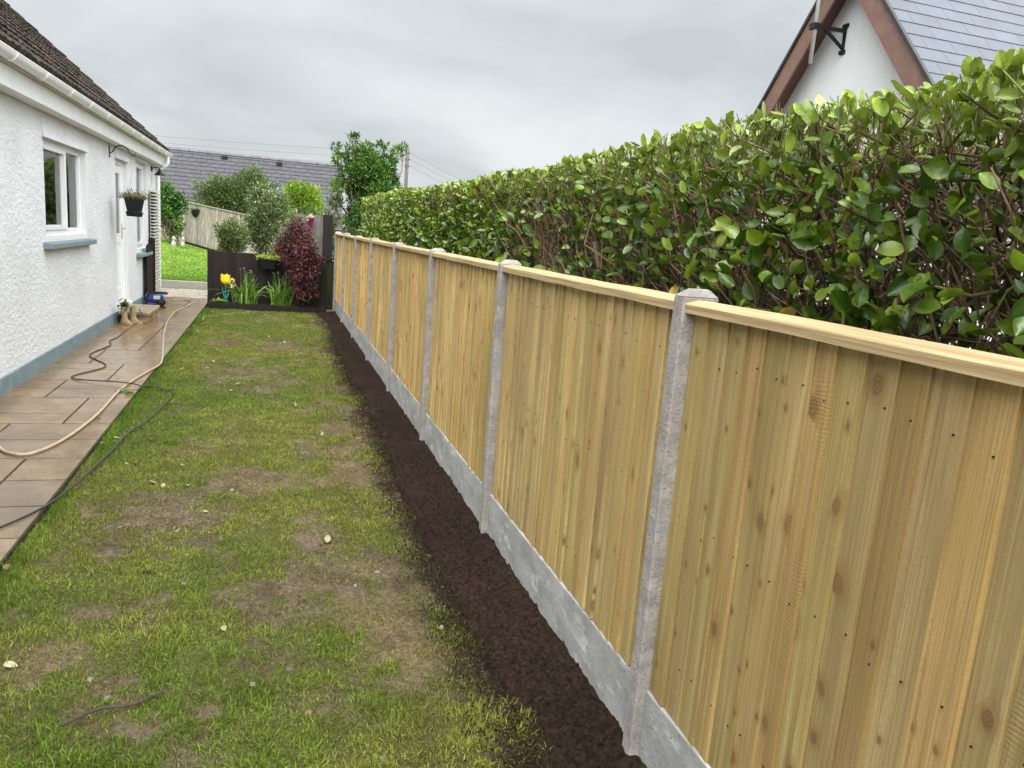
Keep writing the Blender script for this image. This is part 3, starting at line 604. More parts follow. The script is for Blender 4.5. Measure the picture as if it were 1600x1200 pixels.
# ------------------------------------------------------------------ white bungalow on the left
HX = -2.29
def bungalow():
    t = thing('bungalow', 'white roughcast bungalow with mossy brown roof and grey blue plinth beside the path', 'house', (HX-4, 7.5, 0))
    Y0, Y1, ZT = -4., 17.42, 2.86
    ops = [(9.27, 11.15, 1.36, 2.42), (13.12, 14.10, .27, 2.5), (15.0, 16.08, 1.02, 2.6)]
    # front wall with openings, reveals 0.14 deep
    b = MB(); ys = sorted({Y0, Y1, *[o[0] for o in ops], *[o[1] for o in ops]}); zs = sorted({.19, ZT, *[o[2] for o in ops], *[o[3] for o in ops]})
    for a, c in zip(ys[:-1], ys[1:]):
        for d, e in zip(zs[:-1], zs[1:]):
            if any(o[0] <= a and c <= o[1] and o[2] <= d and e <= o[3] for o in ops): continue
            b.add([(HX, a, d), (HX, c, d), (HX, c, e), (HX, a, e)], [(0, 1, 2, 3)])
    dp = .15
    b.add([(HX, Y1, .19), (HX-8, Y1, .19), (HX-8, Y1, ZT), (HX, Y1, ZT)], [(0, 1, 2, 3)]); b.add([(HX, Y1, ZT), (HX-8, Y1, ZT), (HX-4, Y1, ZT+3.4)], T=[(0, 1, 2)])
    b.add([(HX, Y0, .19), (HX-8, Y0, .19), (HX-8, Y0, ZT), (HX, Y0, ZT)], [(3, 2, 1, 0)]); b.add([(HX, Y0, ZT), (HX-8, Y0, ZT), (HX-4, Y0, ZT+3.4)], T=[(0, 2, 1)])
    b.add([(HX-8, Y0, 0), (HX-8, Y1, 0), (HX-8, Y1, ZT), (HX-8, Y0, ZT)], [(3, 2, 1, 0)])
    wall = b.build('wall', ROUGHCAST, t)
    for y0, y1, z0, z1 in ops:
        rv = MB(); rv.add([(HX, y0, z0), (HX, y0, z1), (HX-dp, y0, z1), (HX-dp, y0, z0)], [(0, 1, 2, 3)]); rv.add([(HX, y1, z0), (HX, y1, z1), (HX-dp, y1, z1), (HX-dp, y1, z0)], [(3, 2, 1, 0)])
        rv.add([(HX, y0, z1), (HX, y1, z1), (HX-dp, y1, z1), (HX-dp, y0, z1)], [(0, 1, 2, 3)])
        rv.add([(HX, y0, z0), (HX, y1, z0), (HX-dp, y1, z0), (HX-dp, y0, z0)], [(3, 2, 1, 0)])
        rv.build('reveal', WHITE_RENDER, wall)
    # bell drips over the openings
    for y0, y1, z1 in ((9.22, 11.2, 2.42), (13.07, 14.15, 2.5), (14.95, 16.13, 2.6)):
        d = MB(); d.hexa([(HX-.002, y0, z1+.002), (HX-.002, y0, z1+.20), (HX-.002, y1, z1+.002), (HX-.002, y1, z1+.20), (HX+.034, y0, z1+.0), (HX+.004, y0, z1+.20), (HX+.034, y1, z1+.0), (HX+.004, y1, z1+.20)])
        d.build('drip_moulding', ROUGHCAST, wall, bevel=.006)
    p = MB(); p.hexa([(HX-.05, Y0, -.05), (HX-.05, Y0, .19), (HX-.05, Y1+.02, -.05), (HX-.05, Y1+.02, .19), (HX+.022, Y0, -.05), (HX+.015, Y0, .19), (HX+.022, Y1+.02, -.05), (HX+.015, Y1+.02, .19)])
    p.build('plinth', BLUE_PAINT, t, bevel=.006)
    # boxed eaves, fascia
    s = MB(); s.box(HX-.05, HX+.15, Y0-.1, Y1+.12, 2.70, 2.86); s.box(HX+.003, HX+.165, Y0-.1, Y1+.125, 2.673, 2.698)
    s.build('soffit', WHITE_PAINT, t, bevel=.006)
    fa = MB(); fa.box(HX-.02, HX+.175, Y0-.1, Y1+.13, 2.864, 2.965); fa.build('fascia', WHITE_PAINT, t, bevel=.004)
    # half-round gutter with joint collars
    th = np.linspace(np.pi, 2*np.pi, 13); gy = np.array([Y0-.1, Y1+.17]); cx, cz, r = HX+.235, 2.925, .062
    g = MB()
    for rr, flip in ((r, 0), (r-.004, 1)):
        V = np.array([[(cx+rr*np.cos(a), y, cz+rr*np.sin(a)) for a in th] for y in gy]); g.grid(V if not flip else V[::-1])
    g.box(cx+r-.006, cx+r+.004, gy[0], gy[1], cz-.004, cz+.006)
    g.prism([(cx+r*np.cos(a), gy[1], cz+r*np.sin(a)) for a in th], (0, .006, 0))
    gut = g.build('gutter', WHITE_UPVC, t)
    for y in np.arange(Y0+.4, Y1, .92):
        c = MB(); w = .09 if int(round((y-Y0)/.92)) % 2 else .03
        V = np.array([[(cx+(r+.008)*np.cos(a), yy, cz+(r+.008)*np.sin(a)) for a in th] for yy in (y-w/2, y+w/2)]); c.grid(V)
        for yy, s_ in ((y-w/2, 1), (y+w/2, -1)):
            V = np.array([[(cx+q*np.cos(a), yy, cz+q*np.sin(a)) for a in th] for q in (r, r+.008)]); c.grid(V if s_ > 0 else V[::-1])
        c.box(HX+.176, cx-r+.012, y-.012, y+.012, cz-.055, cz-.01); c.build('gutter_bracket', WHITE_UPVC, gut)
    d = MB(); d.tube([(cx, 17.3, 2.87), (cx, 17.3, 2.74), (cx-.03, 17.3, 2.69), (HX+.08, 17.3, 2.60), (HX+.055, 17.3, 2.54), (HX+.055, 17.3, .10)], .034, 14)
    for z in (2.50, 1.4): d.box(HX+.0, HX+.10, 17.255, 17.345, z-.02, z+.02)
    d.build('downpipe', WHITE_UPVC, t)
    # roof of interlocking tiles, courses stepped, mossy
    rf = MB(); pitch = .85; ex, ez = -2.07, 2.985; ln = 6.2; gauge = .30; nc = int(ln/gauge); yv = np.arange(Y0-.15, Y1+.16, .05)
    ca, sa = 1/math.hypot(1, pitch), pitch/math.hypot(1, pitch)
    for i in range(nc):
        yo = yv; wav = .018*np.abs(np.sin((yo+.0)*np.pi/.165))**.7+.010*(fbm(yo, yo*0+i*3.1, 7, 3, 91)-.5)*2
        rows = []
        for q, lift in ((-.0, -.014), (.0, .026), (gauge*.5, .014), (gauge+.012, .004)):
            dd = i*gauge+q; wv = wav*(1 if lift > 0 else .2)+.012*np.maximum(fbm(yo*1., yo*0+i+q, 12, 2, 93)-.5, 0); up = lift+wv
            rows.append(np.stack([ex-ca*dd+sa*up*1, yo, ez+sa*dd+ca*up], -1))
        c = np.repeat((.7+.7*hash2(np.floor(yo/.33), yo*0+i, 3))[None, :, None], 4, 0)*np.array([1, 1, 1]); rf.grid(np.array(rows), c)
    rf.build('roof', MOSS_TILE, t)
    u = MB(); top = (ex-ca*ln, ez+sa*ln)          # far slope and closing underside
    u.add([(top[0], Y0-.15, top[1]-.01), (top[0], Y1+.15, top[1]-.01), (2*top[0]-ex, Y1+.15, ez-.01), (2*top[0]-ex, Y0-.15, ez-.01)], [(0, 1, 2, 3)])
    u.add([(ex, Y0-.15, ez-.03), (ex, Y1+.15, ez-.03), (top[0], Y1+.15, top[1]-.03), (top[0], Y0-.15, top[1]-.03)], [(0, 1, 2, 3)]); u.build('roof_back', FASCIA_DARK, t)
    vb = MB()
    for sgn in (0,):
        vb.prism([(ex+.01, Y1+.13, ez-.02), (ex+.01, Y1+.13, ez-.14), (top[0], Y1+.13, top[1]-.16), (top[0], Y1+.13, top[1]-.03)], (0, .02, 0))
    vb.build('bargeboard', WHITE_PAINT, t)
    c = MB(); c.box(HX-7.9, HX-.3, Y0+.1, Y1-.1, 2.6, 2.66); c.box(HX-7.9, HX-.2, Y0+.1, Y1-.1, .1, .15); c.box(HX-3.2, HX-3.15, Y0+.1, Y1-.1, .15, 2.6)
    for y in (8.3, 12.2, 14.5): c.box(HX-3.15, HX-.2, y, y+.06, .15, 2.6)
    c.build('interior', INTERIOR, t)
    # windows -----------------------------------------------------------------
    def window(y0, y1, z0, z1, mull, sash):
        xo = HX-.09; w = MB(); x1, x0 = xo+.03, xo-.04; f = .065
        zb = z0+.05
        w.box(x0, x1, y0, y1, z1-f, z1); w.box(x0, x1, y0, y1, zb, zb+f); w.box(x0, x1, y0, y0+f, zb+f, z1-f); w.box(x0, x1, y1-f, y1, zb+f, z1-f)
        if mull: w.box(x0, x1, mull-.035, mull+.035, zb+f, z1-f)
        win = w.build('window', WHITE_UPVC, t, bevel=.005)
        fr = MB(); ym = (mull-.035) if mull else y1-f; sf = .05          # casement sash stands proud
        a0, a1, b0, b1 = y0+f-.012, ym+.012, zb+f-.012, z1-f+.012
        fr.box(x0, x1+.018, a0, a1, b1-sf, b1); fr.box(x0, x1+.018, a0, a1, b0, b0+sf); fr.box(x0, x1+.018, a0, a0+sf, b0+sf, b1-sf); fr.box(x0, x1+.018, a1-sf, a1, b0+sf, b1-sf)
        if sash: fr.build('sash', WHITE_UPVC, win, bevel=.005)
        pn = MB(); pn.box(xo-.012, xo-.006, y0+f-.01, (mull-.035 if mull else y1-f)+.01, zb+f-.01, z1-f+.01); pn.build('pane', GLASS, win)
        if mull: q = MB(); q.box(xo-.012, xo-.006, mull+.035-.01, y1-f+.01, zb+f-.01, z1-f+.01); q.build('pane', GLASS, win)
        sb = MB(); sb.box(xo-.04, HX-.012, y0, y1, z0+.002, zb-.001); sb.build('sub_sill', WHITE_UPVC, win, bevel=.006)
        sl = MB(); zt = z0; sl.hexa([(HX-.10, y0-.13, zt-.085), (HX-.10, y0-.13, zt-.004), (HX-.10, y1+.10, zt-.085), (HX-.10, y1+.10, zt-.004), (HX+.095, y0-.13, zt-.085), (HX+.095, y0-.13, zt-.026), (HX+.095, y1+.10, zt-.085), (HX+.095, y1+.10, zt-.026)])
        sl.build('sill', BLUE_PAINT, win, bevel=.008)
        # curtains inside
        for a, b_ in (((y0-.05, y0+.45), (y1-.42, y1+.05)) if mull else ((y0-.05, y0+.25), (y1-.3, y1+.05))):
            cu = MB(); yy = np.linspace(a, b_, 40); xx = xo-.20+.022*np.sin(yy*70)+.01*np.sin(yy*31); cu.grid(np.stack([np.stack([xx, yy, np.full(40, z)], -1) for z in (z0-.05, z1+.05)])); cu.build('curtain', FABRIC, win, smooth=True)
        return win
    w1 = window(9.27, 11.15, 1.36, 2.42, 10.40, True); window(15.0, 16.08, 1.02, 2.6, None, True)
    ws = MB(); ws.box(HX-.36, HX-.135, 9.27, 11.15, 1.37, 1.405); ws.build('window_board', WHITE_UPVC, w1)
    # door ----------------------------------------------------------------------
    y0, y1, z0, z1 = 13.12, 14.10, .27, 2.5; xo = HX-.09; d = MB()
    d.box(xo-.04, xo+.03, y0, y0+.07, z0, z1); d.box(xo-.04, xo+.03, y1-.07, y1, z0, z1); d.box(xo-.04, xo+.03, y0+.07, y1-.07, z1-.07, z1); fr = d.build('door_frame', WHITE_UPVC, t, bevel=.006)
    l = MB(); a, b_ = y0+.075, y1-.075; s_ = .13; x0, x1 = xo-.035, xo+.02
    l.box(x0, x1, a, a+s_, z0+.03, z1-.075); l.box(x0, x1, b_-s_, b_, z0+.03, z1-.075); l.box(x0, x1, a+s_, b_-s_, z1-.20, z1-.075); l.box(x0, x1, a+s_, b_-s_, z0+.03, z0+.22); l.box(x0, x1, a+s_, b_-s_, 1.20, 1.36)
    l.box(x0+.012, x1-.014, a+s_, b_-s_, z0+.22, 1.20)
    dr = l.build('door', WHITE_UPVC, t, bevel=.006)
    g = MB(); g.box(xo-.01, xo-.004, a+s_-.005, b_-s_+.005, 1.355, z1-.195); g.build('pane', GLASS, dr)
    h = MB(); h.box(x1, x1+.008, b_-.085, b_-.045, 1.28, 1.52); h.tube([(x1, b_-.065, 1.44), (x1+.05, b_-.065, 1.44), (x1+.055, b_-.085, 1.44), (x1+.055, b_-.20, 1.44)], .010, 10); h.build('handle', BRASS, dr)
    th_ = MB(); th_.hexa([(xo-.04, y0-.03, z0-.10), (xo-.04, y0-.03, z0-.002), (xo-.04, y1+.03, z0-.10), (xo-.04, y1+.03, z0-.002), (HX+.05, y0-.03, z0-.10), (HX+.05, y0-.03, z0-.03), (HX+.05, y1+.03, z0-.10), (HX+.05, y1+.03, z0-.03)]); th_.build('threshold', WHITE_PAINT, t, bevel=.006)
bungalow()

def at_window():
    # things on the inner window board
    t = thing('terracotta_pot', 'small orange pot on the window board behind the glass', 'plant pot', (HX-.24, 10.86, 1.406))
    MB().lathe([(0, 0), (.045, 0), (.062, .085), (.068, .085), (.068, .11), (.058, .11), (.05, .08), (0, .08)], (HX-.24, 10.86, 1.406), 20).build('pot', TERRACOTTA, t, smooth=False)
    b = MB(); n = 60; P = np.array([HX-.24, 10.86, 1.50])+rng.normal(0, .02, (n, 3)); d = rng.normal(0, 1, (n, 3)); d[:, 2] = abs(d[:, 2])+.4
    b.leaves(P, d, np.tile([0, 0, 1.], (n, 1)), .09, .03, np.array([.06, .15, .03])*rng.uniform(.7, 1.4, (n, 1)), .2); b.build('plant', LEAF, t)
at_window()

# ------------------------------------------------------------------ things at the house wall
def wall_fittings():
    # hook bracket and the hanging basket
    y = 12.67
    t = thing('basket_bracket', 'black curled iron hook bracket screwed to the white wall', 'bracket', (HX, y, 2.55))
    b = MB(); b.box(HX, HX+.012, y-.015, y+.015, 2.475, 2.645)
    pts = [(.01, 2.545), (.03, 2.545), (.05, 2.56), (.08, 2.615), (.13, 2.655), (.19, 2.655), (.24, 2.62), (.28, 2.56), (.315, 2.53), (.345, 2.535), (.355, 2.56), (.345, 2.575)]
    b.tube([(HX+a, y, z) for a, z in pts], .0085, 8); b.build('hook_arm', BLACK_IRON, t, smooth=True)
    cx = HX+.325
    t = thing('hanging_basket', 'square black hanging pot of small white flowers on thin wires from the hook', 'hanging basket', (cx, y, 1.66))
    MB().lathe([(0, 1.735), (.095, 1.735), (.128, 1.905), (.134, 1.905), (.134, 1.92), (.122, 1.92), (.115, 1.89), (0, 1.89)], (cx, y, 0), 32, sq=.75).build('pot', BLACK_PLASTIC, t)
    MB().lathe([(0, 1.655), (.098, 1.655), (.112, 1.715), (.105, 1.72), (.09, 1.735), (0, 1.735)], (cx, y, 0), 32, sq=.75).build('saucer', BLACK_PLASTIC, t)
    w = MB()
    for k in range(3):
        a = k*2*np.pi/3+.5; w.tube([(cx, y, 2.525), (cx+.004, y, 2.42), (cx+.12*np.cos(a), y+.12*np.sin(a), 1.91)], .0022, 5)
    w.build('hanger_wire', GALV, t)
    f = MB(); n = 1500; P = np.stack([cx+np.clip(rng.normal(0, .10, n), -.2, .2), y+rng.normal(0, .09, n), 1.90+np.abs(rng.normal(0, .045, n))], -1); d = P-np.array([cx, y, 1.80])+rng.normal(0, .08, (n, 3))
    u = rng.random((n, 1)); f.leaves(P, d, np.tile([0, 0, 1.], (n, 1)), rng.uniform(.02, .04, n), .012, (np.array([.10, .15, .03])*(1-u)+np.array([.24, .17, .05])*u)*rng.uniform(.5, 1.2, (n, 1)), .2, 'lance')
    f.build('foliage', LEAF, t)
    n = 46; a = rng.uniform(0, 6.28, n); r = .17*np.sqrt(rng.random(n)); P = np.stack([cx+r*np.cos(a), y+r*np.sin(a), 1.935+.075*rng.random(n)*(1-r/.2)+.01], -1)
    for p in P:
        f = MB(); an = np.arange(5)*2*np.pi/5; f.leaves(np.tile(p, (5, 1)), np.stack([np.cos(an), np.sin(an), 0*an+.35], -1), np.tile([0, 0, 1.], (5, 1)), .018, .014, np.array([.75, .73, .60])*rng.uniform(.8, 1.1), .05, 'dia'); f.build('flower', LEAF, t)
    # wall lamp
    y = 16.74; t = thing('wall_lamp', 'black barn style wall lamp under the eaves at the house corner', 'wall lamp', (HX, y, 2.55))
    b = MB(); b.lathe([(0, 0), (.055, 0), (.055, .02), (.02, .03), (0, .03)], (0, 0, 0), 18); V = b.V[-1]; b.V[-1] = np.stack([HX+V[:, 2], y+V[:, 0], 2.57+V[:, 1]], -1)
    b.build('backplate', BLACK_IRON, t)
    MB().tube([(HX+.02, y, 2.58), (HX+.07, y, 2.60), (HX+.13, y, 2.60), (HX+.155, y, 2.58), (HX+.155, y, 2.55)], .011, 8).build('arm', BLACK_IRON, t)
    MB().lathe([(.012, 2.575), (.022, 2.57), (.035, 2.53), (.06, 2.50), (.10, 2.462), (.104, 2.455), (.098, 2.458), (.055, 2.495), (.02, 2.53)], (HX+.155, y, 0), 24).build('shade', BLACK_IRON, t, smooth=True)
    # trellis
    t = thing('trellis', 'narrow cream slatted trellis fixed upright at the white house corner', 'trellis', (HX+.04, 16.7, 0))
    b = MB(); b.box(HX+.026, HX+.046, 16.30, 16.335, .05, 2.13); b.box(HX+.026, HX+.046, 17.02, 17.055, .05, 2.13); b.build('stile', GREY_TIMBER, t, bevel=.003)
    b = MB()
    for k in range(34):
        z = .09+k*.0615; b.hexa([(HX+.05, 16.28, z), (HX+.05, 16.28, z+.018), (HX+.05, 17.09, z+.03), (HX+.05, 17.09, z+.048), (HX+.12, 16.28, z-.012), (HX+.12, 16.28, z+.012), (HX+.12, 17.09, z+.018), (HX+.12, 17.09, z+.042)])
    b.build('slats', CREAM, t); MB().box(HX+.024, HX+.034, 16.34, 17.015, .06, 2.12).build('gap_shade_sheet', DARK_TIMBER, t)  # dark sheet added behind the slats, standing in for shadow in the gaps
    # open dark gate folded back to the wall
    t = thing('garden_gate', 'open dark brown board gate folded back against the white wall', 'gate', (HX+.06, 15.8, 0))
    b = MB()
    for k in range(5):
        a = 15.50+k*.145; b.box(HX+.065, HX+.085, a, a+.139, .07, 1.13+.02*np.sin(k*1.3), np.array([1, 1, 1])*rng.uniform(.7, 1.2))
    b.build('gate_boards', DARK_TIMBER, t, bevel=.003)
    for z in (.25, .88): MB().box(HX+.032, HX+.064, 15.52, 16.2, z, z+.09).build('rail', DARK_TIMBER, t)
    b = MB(); b.box(HX+.03, HX+.12, 16.225, 16.275, 0, 1.25); b.build('gate_post', DARK_TIMBER, t, bevel=.005)
wall_fittings()

def step_and_things():
    t = thing('doorstep', 'tan stone doorstep slab on blocks below the white door', 'step', (-2.05, 13.4, PZ))
    MB().box(-2.24, -1.80, 12.86, 13.98, .155, .205).build('slab', STONE_TOP, t, bevel=.008)
    b = MB()
    for (a, c) in ((12.90, 13.24), (13.25, 13.6), (13.61, 13.94)): b.box(-2.2, -1.835, a, c, PZ, .154)
    b.build('block', STONE_TAN, t, bevel=.01)
    # pair of stone wellington boots used as a planter
    t = thing('boot_planter', 'pair of sand coloured stone boots with a small plant beside the doorstep', 'garden ornament', (-2.07, 12.72, PZ))
    for (bx, by, rot) in ((-2.125, 12.66, -.5), (-2.02, 12.76, -.3)):
        b = MB(); ring = []
        # cross sections of a boot: height, centre forward offset, length, width
        for z, c, l, w in ((0, .045, .135, .052), (.025, .045, .138, .055), (.05, .035, .12, .052), (.075, .012, .085, .047), (.105, 0, .06, .043), (.17, 0, .056, .045), (.24, .0, .062, .052), (.285, 0, .066, .056), (.30, 0, .066, .056), (.30, 0, .054, .045), (.25, 0, .05, .042)):
            th = np.arange(18)*2*np.pi/18; l, w, c, z = l*.78, w*.85, c*.78, z*.9; lx = c+l*np.cos(th); ly = w*np.sin(th)*(1-.12*np.cos(th))
            ring.append(np.stack([bx+lx*np.cos(rot)-ly*np.sin(rot), by+lx*np.sin(rot)+ly*np.cos(rot), PZ+.001+np.full(18, z)], -1))
        V = np.array(ring); V = np.concatenate([V, V[:, :1]], 1); b.grid(V.transpose(0, 1, 2)[:, ::-1]); b.build('boot', STONE_BOOT, t, smooth=True)
    f = MB(); n = 90; P = np.array([-2.12, 12.68, .29])+rng.normal(0, .03, (n, 3)); d = rng.normal(0, 1, (n, 3))+np.array([-.2, -.3, .8])
    f.leaves(P, d, np.tile([0, 0, 1.], (n, 1)), rng.uniform(.04, .10, n), .035, np.array([.10, .13, .04])*rng.uniform(.5, 1.4, (n, 1)), .2); f.build('plant', LEAF, t)
    # navy machine with black handle and wheel
    cy, cx = 15.35, -2.05
    t = thing('pressure_washer', 'navy blue machine with black handle and wheels lying by the house corner', 'pressure washer', (cx, cy, PZ))
    b = MB(); b.tube([(cx-.17, cy, .16), (cx-.16, cy, .16), (cx-.12, cy, .17), (cx+.06, cy, .17), (cx+.11, cy, .16), (cx+.13, cy, .155)], [.03, .085, .11, .115, .09, .03], 20); b.build('body', BLUE_PLASTIC, t, smooth=True)
    b = MB(); b.box(cx-.15, cx+.10, cy-.10, cy+.10, PZ+.012, .10); b.build('base', BLUE_PLASTIC, t, bevel=.02)
    b = MB(); b.box(cx-.02, cx+.09, cy-.119, cy-.06, .17, .235, ); b.build('control_panel', GALV, t, bevel=.006)
    for q in (-.13, .13):
        b = MB(); b.lathe([(0, -.02), (.03, -.022), (.062, -.018), (.068, 0), (.062, .018), (.03, .022), (0, .02)], (0, 0, 0), 22); V = b.V[-1]; b.V[-1] = np.stack([cx+.09+V[:, 0], cy+q+V[:, 2], PZ+.070+V[:, 1]], -1); b.build('wheel', BLACK_PLASTIC, t, smooth=True)
    b = MB(); b.tube([(cx-.13, cy-.10, .20), (cx-.10, cy-.11, .27), (cx+.10, cy-.11, .285), (cx+.19, cy-.1, .275)], .013, 8); b.tube([(cx-.13, cy+.10, .20), (cx-.10, cy+.11, .27), (cx+.10, cy+.11, .285), (cx+.19, cy+.1, .275)], .013, 8); b.tube([(cx+.19, cy-.1, .275), (cx+.19, cy+.1, .275)], .016, 8); b.build('handle', BLACK_PLASTIC, t, smooth=True)
    b = MB(); b.tube([(cx+.10, cy-.16, .06), (cx+.17, cy-.22, .045), (cx+.2, cy-.3, .045)], .014, 8); b.build('nozzle', BLACK_PLASTIC, t)
STONE_BOOT = M('sandstone_boot', (.22, .15, .075), (.34, .245, .13), 12, .75, bump=((50, .004),), c3=(.22, .15, .08), scale3=7)
step_and_things()

def spline(P, n=12):
    P = np.asarray(P, float); P = np.vstack([2*P[0]-P[1], P, 2*P[-1]-P[-2]]); out = []
    for i in range(1, len(P)-2):
        t = np.linspace(0, 1, n, endpoint=False)[:, None]; a, b, c, d = P[i-1], P[i], P[i+1], P[i+2]
        out.append(.5*((2*b)+(-a+c)*t+(2*a-5*b+4*c-d)*t*t+(-a+3*b-3*c+d)*t**3))
    return np.vstack(out+[P[-2:-1]])
def hose_and_cable():
    def lay(p, r): 
        x, y = p; on = x < PX1-.02; k = 1-(PZ+r)/1.75 if on else 1-.02/1.75
        return (x*k, y*k, (PZ+r+.002) if on else .022)
    H = [(-2.02, 6.45), (-1.83, 6.03), (-1.72, 5.9), (-1.60, 5.89), (-1.48, 6.26), (-1.41, 7.02), (-1.40, 8.13), (-1.30, 8.99), (-1.235, 9.43), (-1.25, 9.86), (-1.38, 11.0), (-1.51, 12.14), (-1.63, 13.65), (-1.65, 14.88), (-1.54, 15.92), (-1.55, 16.67), (-1.72, 17.0), (-1.94, 16.9)]
    pts = np.array([(x*.98, y*.98, PZ+.013) for x, y in H])
    tag(MB().tube(spline(pts), .0115, 8).build('garden_hose', HOSE, loc=(-1.4, 7.5, PZ), smooth=True), 'cream garden hose snaking along the wet slab path', 'hose')
    K = [(-2.06, 13.6, .22), (-1.97, 13.1, .215), (-1.90, 12.83, .21), (-1.93, 12.74, .12), (-2.03, 12.33, .04), (-2.03, 11.6, .037), (-2.06, 11.18, .037), (-1.99, 10.81, .037), (-2.07, 10.04, .037), (-1.77, 9.35, .037), (-1.96, 8.66, .037), (-1.4, 8.32, .062), (-1.22, 8.25, .045), (-1.10, 8.2, .02), (-.98, 8.0, .02), (-.93, 8.1, .02), (-.90, 7.9, .02), (-.9, 7.67, .022), (-.98, 6.81, .022), (-1.06, 6.4, .022), (-1.10, 5.75, .025), (-1.2, 5.05, .037), (-1.30, 4.68, .038), (-1.5, 4.35, .038), (-1.9, 4.0, .038)]
    tag(MB().tube(spline([(x*(.98 if z > .03 else 1), y*(.98 if z > .03 else 1), z) for x, y, z in K]), .0065, 7).build('power_cable', CABLE, loc=(-1.4, 8, PZ), smooth=True), 'thin black cable looping from the doorstep over the path onto the grass', 'cable')
hose_and_cable()

